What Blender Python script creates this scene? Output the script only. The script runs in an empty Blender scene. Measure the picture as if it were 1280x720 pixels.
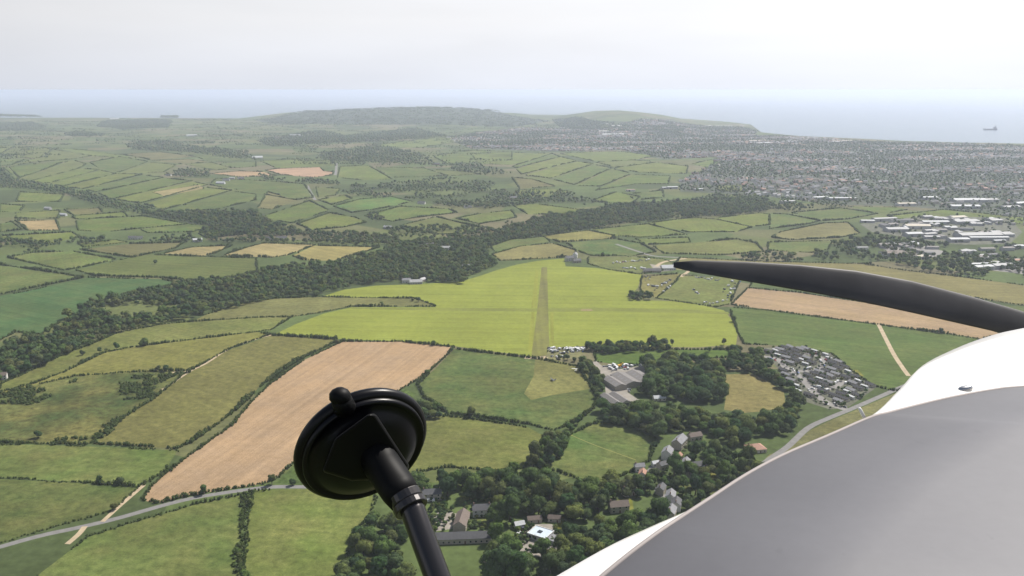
import bpy, bmesh, math, random
import numpy as np
from mathutils import Vector, Matrix, noise as mnoise
from mathutils.geometry import delaunay_2d_cdt, tessellate_polygon

R = math.radians
random.seed(7)
rng = np.random.default_rng(7)
scene = bpy.context.scene
C = scene.collection

# ------------------------------------------------------------------ camera, sky, sun, exposure
F, CX, CY = 1065.0, 640.0, 360.0          # photo is 1280 x 720
PITCH = R(13.1)
EYE = Vector((0.0, 0.0, 300.0))
cam = bpy.data.cameras.new('camera'); cam_ob = bpy.data.objects.new('camera', cam); C.objects.link(cam_ob)
cam_ob.location = EYE; cam_ob.rotation_euler = (R(90) - PITCH, 0, 0)
cam.sensor_width = 36; cam.lens = 36 * F / 1280
cam.clip_start = 0.05; cam.clip_end = 400000
scene.camera = cam_ob

VEIL = 0.555
SUN_EL, SUN_AZ = R(50), R(48)             # azimuth measured from +Y towards +X
world = bpy.data.worlds.new('World'); scene.world = world; world.use_nodes = True
wn = world.node_tree; bg = wn.nodes['Background']
sky = wn.nodes.new('ShaderNodeTexSky'); sky.sky_type = 'NISHITA'; sky.sun_disc = False
sky.sun_elevation = SUN_EL; sky.sun_rotation = SUN_AZ
sky.altitude = 0; sky.air_density = 1.0; sky.dust_density = 1.2; sky.ozone_density = 1.0
wn.links.new(sky.outputs[0], bg.inputs[0]); bg.inputs[1].default_value = 0.06
# thin white cloud veil, thickest towards the horizon and brighter on the sun's side
wtc = wn.nodes.new('ShaderNodeTexCoord'); wsx = wn.nodes.new('ShaderNodeSeparateXYZ'); wn.links.new(wtc.outputs['Generated'], wsx.inputs[0])
wmr = wn.nodes.new('ShaderNodeMapRange'); wmr.interpolation_type = 'SMOOTHSTEP'
wmr.inputs['From Min'].default_value = 0.05; wmr.inputs['From Max'].default_value = 0.5; wmr.inputs['To Min'].default_value = 0.97; wmr.inputs['To Max'].default_value = 0.12
wn.links.new(wsx.outputs['Z'], wmr.inputs['Value'])
wdot = wn.nodes.new('ShaderNodeVectorMath'); wdot.operation = 'DOT_PRODUCT'; wn.links.new(wtc.outputs['Generated'], wdot.inputs[0]); wdot.inputs[1].default_value = (math.sin(SUN_AZ), math.cos(SUN_AZ), 0.25)
wst = wn.nodes.new('ShaderNodeMapRange'); wst.inputs['From Min'].default_value = 0.2; wst.inputs['From Max'].default_value = 1.0; wst.inputs['To Min'].default_value = VEIL; wst.inputs['To Max'].default_value = VEIL * 1.36
wn.links.new(wdot.outputs['Value'], wst.inputs['Value'])
veil = wn.nodes.new('ShaderNodeBackground'); wcr = wn.nodes.new('ShaderNodeValToRGB'); wce = wcr.color_ramp.elements; wce[0].position = 0.0; wce[0].color = (0.84, 0.88, 0.975, 1); wce[1].position = 0.075; wce[1].color = (0.95, 0.955, 0.985, 1)
wn.links.new(wsx.outputs['Z'], wcr.inputs[0])
wmp = wn.nodes.new('ShaderNodeMapping'); wmp.inputs['Scale'].default_value = (1.5, 1.5, 9.0); wn.links.new(wtc.outputs['Generated'], wmp.inputs['Vector'])
wno = wn.nodes.new('ShaderNodeTexNoise'); wno.inputs['Scale'].default_value = 1.6; wno.inputs['Detail'].default_value = 5; wn.links.new(wmp.outputs[0], wno.inputs['Vector'])
wnr = wn.nodes.new('ShaderNodeMapRange'); wnr.inputs['From Min'].default_value = 0.3; wnr.inputs['From Max'].default_value = 0.7; wnr.inputs['To Min'].default_value = 0.95; wnr.inputs['To Max'].default_value = 1.05; wn.links.new(wno.outputs[0], wnr.inputs['Value'])
wvs = wn.nodes.new('ShaderNodeVectorMath'); wvs.operation = 'SCALE'; wn.links.new(wcr.outputs[0], wvs.inputs[0]); wn.links.new(wnr.outputs[0], wvs.inputs['Scale'])
wn.links.new(wvs.outputs[0], veil.inputs[0]); wn.links.new(wst.outputs[0], veil.inputs[1])
wmx = wn.nodes.new('ShaderNodeMixShader'); wn.links.new(wmr.outputs[0], wmx.inputs[0]); wn.links.new(bg.outputs[0], wmx.inputs[1]); wn.links.new(veil.outputs[0], wmx.inputs[2])
wn.links.new(wmx.outputs[0], wn.nodes['World Output'].inputs['Surface'])
sun = bpy.data.lights.new('sun', 'SUN'); sun.energy = 4.9; sun.angle = R(0.5); sun.color = (1.0, 0.95, 0.87)
sun_ob = bpy.data.objects.new('sun', sun); C.objects.link(sun_ob)
sd = Vector((math.sin(SUN_AZ) * math.cos(SUN_EL), math.cos(SUN_AZ) * math.cos(SUN_EL), math.sin(SUN_EL)))
sun_ob.rotation_euler = sd.to_track_quat('Z', 'Y').to_euler(); sun_ob.location = (300, 0, 600)
vs = scene.view_settings
vs.view_transform = 'Standard'; vs.look = 'None'; vs.gamma = 1.0; vs.use_curve_mapping = False
vs.exposure = 0.58
scene.cycles.use_denoising = True
scene.cycles.max_bounces = 6; scene.cycles.volume_bounces = 2
scene.cycles.transparent_max_bounces = 8
HAZE_DENSITY = 6.9e-5

# ------------------------------------------------------------------ pixel (of the photo) <-> ground
cp, sp = math.cos(PITCH), math.sin(PITCH)
def ray(px, py):
    u = (px - CX) / F; v = (CY - py) / F
    return Vector((u, cp + v * sp, -sp + v * cp))
def CP(px, py, d): return EYE + ray(px, py) * d
RIDGE = [(-700, 146, 9300), (-300, 146, 9300), (0, 145.5, 9200), (200, 147, 9200), (270, 147, 9200), (305, 145.5, 9160), (345, 142.8, 9100), (380, 140.4, 9050), (420, 138.5, 9000),
         (480, 136.5, 9000), (540, 134.5, 9000), (580, 136.5, 9000), (620, 140, 9000), (660, 144.5, 8900), (690, 146.5, 8700),
         (705, 145.5, 8550), (720, 143, 8420), (738, 140, 8300), (755, 138, 8200), (772, 138.4, 8100), (795, 141, 7980), (830, 145.5, 7700), (862, 153, 7400),
         (890, 156.5, 7200), (930, 158.5, 6900), (950, 164, 6700), (975, 169, 6400), (1280, 178, 5350), (1700, 186, 4700)]
_rx = [r[0] for r in RIDGE]; _rd = [r[2] for r in RIDGE]
_rh = []
for px, py, D in RIDGE:
    r = ray(px, py); _rh.append(300 + r.z / r.y * D)
_rh = [max(h, 8) for h in _rh]
def smooth(t): t = np.clip(t, 0, 1); return t * t * (3 - 2 * t)
def terrain(x, y):
    x = np.asarray(x, float); y = np.asarray(y, float)
    yy = np.maximum(y, 200.0)
    px = CX + x / yy * F / cp
    h = np.interp(px, _rx, _rh); D = np.interp(px, _rx, _rd)
    t = (yy - D)
    s = np.where(t < 0, 1500.0, 900.0)
    z = h * np.exp(-(t / s) ** 2)
    far = smooth((yy - 1700) / 1800)
    z = z + far * (5 * np.sin(x / 410 + 1.3) * np.cos(y / 530) + 3.5 * np.sin(x / 190 - y / 260))* np.exp(-((np.minimum(yy - D, 0)) / 1e9) ** 2)
    z = z + far * 5
    return z
def P(px, py):
    r = ray(px, py); z = 0.0
    for _ in range(10):
        t = (z - 300.0) / r.z
        z = float(terrain(r.x * t, r.y * t)) * 0.5 + z * 0.5 if t < 14000 else z
    t = (z - 300.0) / r.z
    return Vector((r.x * t, r.y * t, z))
def PX(x, y, z):
    """world -> photo pixel (arrays)"""
    x = np.asarray(x, float); y = np.asarray(y, float); z = np.asarray(z, float) - 300
    d = y * cp - z * sp; w = y * sp + z * cp
    d = np.where(d < 1, 1, d)
    return CX + F * x / d, CY - F * w / d

# ------------------------------------------------------------------ helpers
def tag(o, label=None, cat=None, group=None, kind=None):
    if label: o['label'] = label
    if cat: o['category'] = cat
    if group: o['group'] = group
    if kind: o['kind'] = kind
    return o
def link(name, me, parent=None, loc=None):
    o = bpy.data.objects.new(name, me); C.objects.link(o)
    if parent is not None: o.parent = parent
    if loc is not None: o.location = loc
    return o
def empty(name, loc, rz=0.0):
    o = bpy.data.objects.new(name, None); C.objects.link(o); o.location = loc; o.rotation_euler = (0, 0, rz)
    o.empty_display_size = 0.5
    return o
def np_mesh(name, V, Fc, mat=None, smooth_=False, attr=None):
    """V (n,3), Fc (m,k) constant k"""
    V = np.ascontiguousarray(V, np.float32); Fc = np.ascontiguousarray(Fc, np.int32)
    me = bpy.data.meshes.new(name); k = Fc.shape[1]; m = Fc.shape[0]
    me.vertices.add(len(V)); me.vertices.foreach_set('co', V.ravel())
    me.loops.add(m * k); me.loops.foreach_set('vertex_index', Fc.ravel())
    me.polygons.add(m); me.polygons.foreach_set('loop_start', np.arange(0, m * k, k, dtype=np.int32))
    if smooth_: me.polygons.foreach_set('use_smooth', np.ones(m, bool))
    if attr is not None:
        a = me.attributes.new('tint', 'FLOAT', 'POINT'); a.data.foreach_set('value', np.ascontiguousarray(attr, np.float32))
    me.update(calc_edges=True)
    if mat: me.materials.append(mat)
    return me
class MB:
    """collects simple shapes into one mesh"""
    def __init__(s): s.v = []; s.f = []; s.m = []
    def add(s, vs_, fs, mi=0):
        b = len(s.v); s.v += [tuple(p) for p in vs_]; s.f += [tuple(i + b for i in f) for f in fs]; s.m += [mi] * len(fs)
    def box(s, x0, x1, y0, y1, z0, z1, mi=0):
        s.add([(x0, y0, z0), (x1, y0, z0), (x1, y1, z0), (x0, y1, z0), (x0, y0, z1), (x1, y0, z1), (x1, y1, z1), (x0, y1, z1)],
              [(0, 3, 2, 1), (4, 5, 6, 7), (0, 1, 5, 4), (1, 2, 6, 5), (2, 3, 7, 6), (3, 0, 4, 7)], mi)
    def rings(s, rs, mi=0, cap=True, closed=True):
        b = len(s.v); n = len(rs[0])
        for r_ in rs: s.v += [tuple(p) for p in r_]
        for i in range(len(rs) - 1):
            for j in range(n if closed else n - 1):
                a = b + i * n + j; c = b + i * n + (j + 1) % n
                s.f.append((a, c, c + n, a + n)); s.m.append(mi)
        if cap:
            s.f.append(tuple(b + j for j in range(n))[::-1]); s.m.append(mi)
            s.f.append(tuple(b + (len(rs) - 1) * n + j for j in range(n))); s.m.append(mi)
    def tube(s, pts, rad, n=12, mi=0):
        pts = [Vector(p) for p in pts]; rs = []
        for i, p in enumerate(pts):
            t = (pts[min(i + 1, len(pts) - 1)] - pts[max(i - 1, 0)]).normalized()
            a = t.orthogonal().normalized() if i == 0 else (a - t * a.dot(t)).normalized()
            b_ = t.cross(a); r_ = rad[i] if isinstance(rad, (list, tuple)) else rad
            rs.append([p + (a * math.cos(q) + b_ * math.sin(q)) * r_ for q in [2 * math.pi * k / n for k in range(n)]])
        s.rings(rs, mi)
    def build(s, name, mats, parent=None, loc=None, sm=False, bev=0):
        me = bpy.data.meshes.new(name); me.from_pydata(s.v, [], s.f); me.update()
        for m in (mats if isinstance(mats, (list, tuple)) else [mats]): me.materials.append(m)
        me.polygons.foreach_set('material_index', s.m)
        bm = bmesh.new(); bm.from_mesh(me); bmesh.ops.recalc_face_normals(bm, faces=bm.faces); bm.to_mesh(me); bm.free()
        if sm: me.polygons.foreach_set('use_smooth', [True] * len(me.polygons))
        o = link(name, me, parent, loc)
        if bev:
            md = o.modifiers.new('bevel', 'BEVEL'); md.width = bev; md.segments = 3; md.limit_method = 'ANGLE'
        return o

# ------------------------------------------------------------------ materials
def mat_new(name):
    m = bpy.data.materials.new(name); m.use_nodes = True; nt = m.node_tree
    b = nt.nodes['Principled BSDF']; b.inputs['Specular IOR Level'].default_value = 0.2
    return m, nt, b
def N(nt, t, **kw):
    n = nt.nodes.new(t)
    for k, v in kw.items():
        if k in n.inputs.keys(): n.inputs[k].default_value = v
        else: setattr(n, k, v)
    return n
def noise_fac(nt, vec, scale, lo, hi, det=3, rough=0.6):
    n = N(nt, 'ShaderNodeTexNoise'); n.inputs['Scale'].default_value = scale; n.inputs['Detail'].default_value = det
    n.inputs['Roughness'].default_value = rough
    nt.links.new(vec, n.inputs['Vector'])
    mr = N(nt, 'ShaderNodeMapRange'); mr.inputs['From Min'].default_value = 0.28; mr.inputs['From Max'].default_value = 0.72
    mr.inputs['To Min'].default_value = lo; mr.inputs['To Max'].default_value = hi
    nt.links.new(n.outputs['Fac'], mr.inputs['Value']); return mr.outputs['Result']
def mul(nt, a, b):
    m = N(nt, 'ShaderNodeMath', operation='MULTIPLY')
    for i, q in enumerate((a, b)):
        if isinstance(q, (int, float)): m.inputs[i].default_value = q
        else: nt.links.new(q, m.inputs[i])
    return m.outputs[0]
def scale_col(nt, col, fac):
    m = N(nt, 'ShaderNodeVectorMath', operation='SCALE')
    nt.links.new(col, m.inputs[0]); nt.links.new(fac, m.inputs['Scale']); return m.outputs[0]
def mixc(nt, fac, a, b):
    m = N(nt, 'ShaderNodeMix', data_type='RGBA')
    for q, s_ in ((fac, m.inputs[0]), (a, m.inputs[6]), (b, m.inputs[7])):
        if isinstance(q, (int, float)): s_.default_value = q
        elif isinstance(q, (tuple, list)): s_.default_value = (*q[:3], 1)
        else: nt.links.new(q, s_)
    return m.outputs[2]
def pos(nt): return N(nt, 'ShaderNodeNewGeometry').outputs['Position']
def plain(name, col, rough=0.6, metal=0.0, var=0.0, scale=4.0, spec=0.3):
    m, nt, b = mat_new(name); b.inputs['Roughness'].default_value = rough; b.inputs['Metallic'].default_value = metal
    b.inputs['Specular IOR Level'].default_value = spec
    if var:
        tc = N(nt, 'ShaderNodeTexCoord').outputs['Object']
        rgb = N(nt, 'ShaderNodeRGB'); rgb.outputs[0].default_value = (*col, 1)
        nt.links.new(scale_col(nt, rgb.outputs[0], noise_fac(nt, tc, scale, 1 - var, 1 + var)), b.inputs['Base Color'])
    else: b.inputs['Base Color'].default_value = (*col, 1)
    return m

def field_material(name, stripe=0.0, width=12.0, patch=0.22, grain=0.22, second=(0.125, 0.118, 0.042), blend=0.35, sine=0.8):
    """colour from the object's own colour, tramlines along its own angle, wear in patches"""
    m, nt, b = mat_new(name); b.inputs['Roughness'].default_value = 0.95; b.inputs['Specular IOR Level'].default_value = 0.05
    p = pos(nt); oi = N(nt, 'ShaderNodeObjectInfo')
    # offset per object so neighbouring fields do not share one pattern
    off = N(nt, 'ShaderNodeVectorMath', operation='SCALE'); off.inputs[0].default_value = (731.0, 517.0, 0)
    nt.links.new(oi.outputs['Random'], off.inputs['Scale'])
    ad = N(nt, 'ShaderNodeVectorMath', operation='ADD'); nt.links.new(p, ad.inputs[0]); nt.links.new(off.outputs[0], ad.inputs[1])
    q = ad.outputs[0]
    f = noise_fac(nt, q, 0.011, 1 - patch, 1 + patch, 4)
    f = mul(nt, f, noise_fac(nt, q, 0.16, 1 - grain, 1 + grain, 4, 0.7))
    f = mul(nt, f, noise_fac(nt, q, 0.045, 1 - 0.6 * patch, 1 + 0.6 * patch, 5, 0.7))
    f = mul(nt, f, noise_fac(nt, q, 0.9, 0.8, 1.2, 2))
    col = mixc(nt, noise_fac(nt, q, 0.02, -0.25 * blend, blend * 1.2, 5, 0.65), oi.outputs['Color'], second)
    if stripe:
        at = N(nt, 'ShaderNodeAttribute', attribute_type='OBJECT', attribute_name='row_angle')
        vr = N(nt, 'ShaderNodeVectorRotate', rotation_type='Z_AXIS'); nt.links.new(p, vr.inputs['Vector']); nt.links.new(at.outputs['Fac'], vr.inputs['Angle'])
        st = N(nt, 'ShaderNodeMapping'); st.inputs['Scale'].default_value = (0.006, 1.0, 1.0); nt.links.new(vr.outputs[0], st.inputs['Vector'])
        f = mul(nt, f, noise_fac(nt, st.outputs[0], 1.0 / width, 1 - stripe, 1 + stripe, 3, 0.7))
        sx = N(nt, 'ShaderNodeSeparateXYZ'); nt.links.new(vr.outputs[0], sx.inputs[0])
        w = N(nt, 'ShaderNodeMath', operation='SINE'); nt.links.new(mul(nt, sx.outputs['Y'], 2 * math.pi / (width * 1.4)), w.inputs[0])
        mr = N(nt, 'ShaderNodeMapRange'); mr.inputs['From Min'].default_value = 0.6; mr.inputs['From Max'].default_value = 1.0
        mr.inputs['To Min'].default_value = 1.0; mr.inputs['To Max'].default_value = 1 - stripe * sine
        nt.links.new(w.outputs[0], mr.inputs['Value']); f = mul(nt, f, mr.outputs[0])
    nt.links.new(scale_col(nt, col, f), b.inputs['Base Color'])
    return m
M = {}
M['grass'] = field_material('pasture', stripe=0.10, width=9, patch=0.26, grain=0.36, blend=0.6)
M['crop'] = field_material('cereal_crop', stripe=0.15, width=13, patch=0.18, grain=0.22, blend=0.3)
M['plough'] = field_material('bare_soil', stripe=0.17, width=7, patch=0.13, grain=0.16, sine=0.25, second=(0.25, 0.18, 0.115), blend=0.8)
M['rough'] = field_material('rough_grazing', stripe=0, patch=0.35, grain=0.7, second=(0.04, 0.062, 0.02), blend=1.0)
M['airfield'] = field_material('airfield_grass', stripe=0.13, width=16, patch=0.13, grain=0.14, second=(0.175, 0.19, 0.035), blend=0.5)

def ground_material():
    m, nt, b = mat_new('countryside'); b.inputs['Roughness'].default_value = 0.95; b.inputs['Specular IOR Level'].default_value = 0.05
    p = pos(nt)
    mp = N(nt, 'ShaderNodeMapping'); mp.inputs['Scale'].default_value = (1 / 230, 1 / 150, 0); mp.inputs['Rotation'].default_value = (0, 0, 0.5)
    nt.links.new(p, mp.inputs['Vector'])
    v = N(nt, 'ShaderNodeTexVoronoi'); v.inputs['Scale'].default_value = 1.0; nt.links.new(mp.outputs[0], v.inputs['Vector'])
    cr = N(nt, 'ShaderNodeValToRGB'); e = cr.color_ramp; e.interpolation = 'CONSTANT'
    cols = [(0.080, 0.100, 0.034), (0.066, 0.090, 0.032), (0.092, 0.108, 0.038), (0.056, 0.076, 0.028), (0.098, 0.102, 0.044), (0.074, 0.100, 0.034), (0.052, 0.070, 0.027), (0.12, 0.11, 0.06)]
    for i, c in enumerate(cols):
        el = e.elements[i] if i < 2 else e.elements.new(i / 8)
        el.position = i / 8; el.color = (*c, 1)
    sx = N(nt, 'ShaderNodeSeparateColor'); nt.links.new(v.outputs['Color'], sx.inputs[0]); nt.links.new(sx.outputs[0], cr.inputs[0])
    f = mul(nt, noise_fac(nt, p, 0.012, 0.75, 1.25, 4), noise_fac(nt, p, 0.15, 0.75, 1.25, 4))
    nt.links.new(scale_col(nt, cr.outputs[0], f), b.inputs['Base Color'])
    return m
M['ground'] = ground_material()

def leaf_material(name, cols, trans=0.25):
    m, nt, b = mat_new(name)
    at = N(nt, 'ShaderNodeAttribute', attribute_name='tint'); oi = N(nt, 'ShaderNodeObjectInfo')
    ad = N(nt, 'ShaderNodeMath', operation='ADD'); nt.links.new(at.outputs['Fac'], ad.inputs[0]); nt.links.new(oi.outputs['Random'], ad.inputs[1])
    fr = N(nt, 'ShaderNodeMath', operation='FRACT'); nt.links.new(ad.outputs[0], fr.inputs[0])
    cr = N(nt, 'ShaderNodeValToRGB'); e = cr.color_ramp
    for i, c in enumerate(cols):
        el = e.elements[i] if i < 2 else e.elements.new(i / (len(cols) - 1))
        el.position = i / (len(cols) - 1); el.color = (*c, 1)
    nt.links.new(fr.outputs[0], cr.inputs[0])
    col = scale_col(nt, cr.outputs[0], noise_fac(nt, pos(nt), 0.45, 0.6, 1.4, 3))
    nt.nodes.remove(b)
    d = N(nt, 'ShaderNodeBsdfDiffuse'); t = N(nt, 'ShaderNodeBsdfTranslucent'); mx = N(nt, 'ShaderNodeMixShader'); mx.inputs[0].default_value = trans
    nt.links.new(col, d.inputs[0]); nt.links.new(col, t.inputs[0]); nt.links.new(d.outputs[0], mx.inputs[1]); nt.links.new(t.outputs[0], mx.inputs[2])
    nt.links.new(mx.outputs[0], nt.nodes['Material Output'].inputs['Surface'])
    return m
M['leaf'] = leaf_material('leaves', [(0.046, 0.088, 0.034), (0.098, 0.150, 0.042), (0.056, 0.094, 0.046), (0.140, 0.165, 0.05), (0.038, 0.068, 0.034), (0.104, 0.152, 0.044), (0.07, 0.10, 0.052), (0.12, 0.13, 0.045)], 0.32)
M['hedge'] = leaf_material('hedge_leaves', [(0.05, 0.076, 0.028), (0.076, 0.106, 0.034), (0.056, 0.08, 0.03), (0.084, 0.1, 0.036)])
M['bark'] = plain('bark', (0.07, 0.055, 0.04), 0.9, var=0.3)
M['road'] = plain('asphalt', (0.16, 0.155, 0.15), 0.9, var=0.15, scale=0.2)
M['track'] = plain('dirt_track', (0.34, 0.27, 0.18), 0.95, var=0.2, scale=0.15)
M['yard'] = plain('concrete_yard', (0.22, 0.20, 0.17), 0.9, var=0.2, scale=0.1)
M['estate'] = plain('estate_tarmac', (0.19, 0.18, 0.17), 0.9, var=0.15, scale=0.08)

# ------------------------------------------------------------------ the fields, traced from the photo and laid on the terrain
G1, G2, G3, G4 = (0.080, 0.114, 0.030), (0.070, 0.104, 0.030), (0.098, 0.122, 0.032), (0.062, 0.098, 0.030)
OL, OL2 = (0.104, 0.100, 0.042), (0.125, 0.118, 0.05)
DK = (0.042, 0.086, 0.030)
YE = (0.165, 0.190, 0.034)
PL, PK, ST = (0.300, 0.206, 0.118), (0.36, 0.23, 0.15), (0.23, 0.19, 0.088)
FG = [(0.082, 0.118, 0.024), (0.066, 0.105, 0.022), (0.098, 0.127, 0.026), (0.06, 0.096, 0.024), (0.086, 0.11, 0.03)]
# (name, phrase, material, colour, row angle deg, hedge height (0 = none), points)
FIELDS = []
def row_ang(a, b):
    d = P(*b) - P(*a); return -math.degrees(math.atan2(d.y, d.x))
def fld(phrase, mat, col, ang, hedge, pts, name='field', area=None):
    FIELDS.append(dict(phrase=phrase, mat=mat, col=col, ang=ang, hedge=hedge, pts=pts, name=name, area=area))
def far(area, pts, col=None, mat='grass', hedge=2.6, ang=None):
    fld(None, mat, col or FG[rng.integers(len(FG))], rng.uniform(0, 180) if ang is None else ang, hedge, pts, 'field', area)

# left hillside of strip fields
A = 'hillside'
for pts in [[(0,193),(20,183),(65,185),(55,197),(38,198)], [(0,199),(35,198),(15,206),(0,207)], [(15,206),(50,197),(68,187),(115,195),(90,199),(40,203),(12,208)],
            [(12,209),(85,200),(55,212),(25,222),(20,218)], [(25,223),(60,211),(90,200),(108,205),(100,210),(35,227)], [(37,227),(100,211),(125,212),(60,229)],
            [(62,229),(126,213),(145,217),(78,233)], [(80,234),(146,217),(178,218),(105,236)], [(106,237),(180,219),(205,222),(120,240)], [(122,241),(206,223),(240,226),(140,249)],
            [(142,249),(240,227),(260,231),(175,254)], [(180,255),(255,234),(290,238),(205,262)], [(207,263),(292,239),(320,243),(320,250),(270,262),(215,264)],
            [(112,203),(150,196),(185,202),(150,215),(127,212)], [(150,216),(190,203),(220,206),(205,215),(180,216)], [(70,185),(110,188),(150,194),(185,200),(115,195)],
            [(-60,190),(0,182),(18,183),(0,193),(-60,200)], [(-80,210),(0,207),(12,210),(20,222),(0,206),(-80,206)]]: far(A, pts)
far(A, [(190,240),(250,231),(255,236),(205,245)], ST, 'crop', 1.5)
far(A, [(230,205),(265,203),(290,210),(270,213)]); far(A, [(275,204),(320,202),(320,208),(295,210)])
far(A, [(190,201),(235,199),(262,202),(228,205)], OL)
far(A, [(150,193),(200,190),(245,196),(190,200)], OL); far(A, [(225,190),(300,192),(320,200),(262,202)], (0.06,0.09,0.03))
# ploughed patch and the fields round it
A = 'ploughpatch'
far(A, [(332,213),(345,211),(400,209),(405,214),(417,215),(415,219),(390,222),(350,218)], PK, 'plough', 2.6)
far(A, [(262,217),(300,214),(330,215),(345,220),(300,221)], (0.27,0.19,0.10), 'plough', 2.6)
far(A, [(270,223),(330,226),(380,230),(392,247),(370,250),(320,241),(262,231)])
far(A, [(335,240),(372,250),(340,262),(322,260)], OL2)
for pts in [[(325,272),(387,251),(412,263),(365,279)], [(372,280),(412,266),(445,272),(458,278),(430,284),(390,288)], [(455,270),(500,258),(560,261),(572,266),(520,272),(490,277)],
            [(500,282),(545,271),(565,276),(600,284),(595,292),(545,293)], [(395,234),(425,236),(420,244),(398,247)], [(398,250),(430,244),(440,248),(415,256)],
            [(425,208),(460,207),(475,215),(490,224),(450,225),(422,222)], [(470,209),(530,210),(560,220),(490,222)], [(540,212),(590,215),(600,218),(560,220)],
            [(570,273),(600,267),(640,263),(645,272),(600,280)], [(465,182),(520,175),(580,170),(583,176),(520,185)], [(540,195),(590,188),(640,190),(640,200),(560,205)],
            [(325,201),(380,199),(415,200),(420,207),(400,208),(345,210)]]: far(A, pts)
far(A, [(417,258),(450,249),(490,246),(515,252),(480,260),(440,266)], (0.062, 0.125, 0.03))
# fields below the town
A = 'belowtown'
for pts in [[(640,208),(690,192),(700,196),(645,210)], [(645,211),(700,196),(722,201),(652,218)], [(655,219),(722,202),(742,205),(688,223)], [(690,224),(743,206),(765,210),(718,231)],
            [(720,232),(765,211),(790,217),(750,233)], [(752,234),(790,218),(838,220),(835,230),(795,230),(745,238)], [(768,210),(820,203),(860,208),(858,217),(800,216)],
            [(745,203),(790,200),(830,203),(770,209)], [(700,192),(740,190),(780,190),(820,195),(780,202),(745,202)], [(865,205),(900,197),(905,203),(885,210)],
            [(645,238),(690,236),(715,240),(680,248),(650,248)], [(742,250),(770,240),(800,246),(790,254),(750,253)], [(782,243),(828,238),(830,247),(795,250)],
            [(895,232),(940,231),(935,240),(900,239)], [(640,256),(670,255),(740,264),(700,268),(660,268)], [(588,192),(640,191),(692,192),(640,206),(600,205)]]: far(A, pts)
far(A, [(640,222),(665,224),(695,233),(650,236)], OL)
# left middle
A = 'leftmiddle'
for pts in [[(0,255),(30,257),(25,264),(0,265)], [(20,266),(75,263),(73,273),(20,273)], [(90,270),(155,265),(160,271),(95,274)], [(95,275),(180,270),(235,280),(130,290),(98,288)],
            [(175,287),(235,280),(265,283),(240,290),(185,291)], [(248,292),(285,288),(315,291),(260,298)], [(0,280),(15,277),(28,287),(0,290)], [(0,295),(90,290),(100,296),(60,305),(0,300)],
            [(25,240),(80,243),(75,252),(20,252)]]: far(A, pts)
far(A, [(80,262),(125,260),(130,267),(90,268)], OL); far(A, [(20,276),(70,275),(75,288),(35,288)], (0.24,0.18,0.09), 'crop')
far(A, [(97,304),(145,300),(160,303),(105,309)], G3)
# fields between the airfield and the industrial estate
A = 'behindairfield'
for pts, c in [([(615,318),(650,308),(690,304),(720,313),(718,321),(650,325),(625,326)], (0.155,0.14,0.055)), ([(613,308),(640,299),(680,296),(688,302),(650,308),(620,317)], G2),
            ([(678,295),(735,288),(765,294),(770,298),(700,303)], (0.16,0.15,0.045)), ([(707,303),(770,299),(800,304),(820,315),(790,320),(740,320),(725,315)], (0.055,0.095,0.028)),
            ([(740,287),(810,280),(860,293),(800,297),(770,295)], None), ([(795,299),(860,297),(863,303),(810,306)], None), ([(815,307),(860,304),(920,299),(945,304),(955,315),(900,319),(830,317)], (0.105,0.12,0.035)),
            ([(810,279),(865,272),(895,274),(940,284),(920,290),(860,290)], None), ([(890,273),(950,266),(962,268),(962,281),(942,283)], None), ([(962,267),(985,268),(1025,276),(1010,280),(962,286)], G2),
            ([(990,266),(1050,260),(1098,267),(1060,274),(1030,276)], None), ([(1060,258),(1120,259),(1135,262),(1105,267)], None), ([(975,290),(1030,279),(1060,278),(1075,292),(1050,297),(990,300),(965,297)], OL2),
            ([(960,303),(1040,301),(1035,312),(1015,316),(960,313)], G2), ([(1110,270),(1180,262),(1210,265),(1280,272),(1280,280),(1200,275),(1130,277)], None)]: far(A, pts, c)
# left of the wooded valley
fld('square green field at the left edge above the blue green crop', 'grass', G2, 20, 3, [(-40,325),(0,331),(70,341),(105,347),(25,363),(0,368),(-40,374)])
fld('pale green field behind two crossing hedges left of the valley wood', 'grass', G1, 60, 3, [(10,322),(40,316),(90,314),(145,324),(110,333),(80,338)])
fld('brown olive field below the white cottages', 'crop', OL, 30, 3, [(100,312),(160,305),(230,303),(220,310),(165,322)])
fld('long dull green field above the valley wood', 'crop', (0.082,0.105,0.03), 15, 3, [(95,338),(150,325),(185,318),(230,320),(320,323),(322,340),(280,350),(230,350),(200,347),(120,345)])
fld('leftmost of the three straw coloured fields', 'crop', ST, 40, 3, [(205,317),(240,309),(290,307),(270,316),(255,320)])
fld('middle one of the three straw coloured fields', 'crop', ST, 40, 3, [(280,319),(310,309),(330,304),(395,306),(360,319),(340,322)])
fld('rightmost of the three straw coloured fields', 'crop', (0.24,0.205,0.075), 40, 3, [(365,320),(392,307),(475,309),(440,320),(415,326),(380,325)])
fld('blue green crop field left of the valley wood', 'crop', DK, 30, 2.5, [(-60,385),(0,370),(30,365),(110,347),(200,349),(225,354),(180,363),(140,372),(115,380),(112,388),(80,400),(50,418),(20,415),(0,425),(-60,440)])
fld('rough corner between blue green crop and valley wood', 'rough', (0.10,0.105,0.035), 0, 0, [(50,418),(80,400),(112,388),(108,398),(85,410),(60,424)], 'field')
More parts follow.
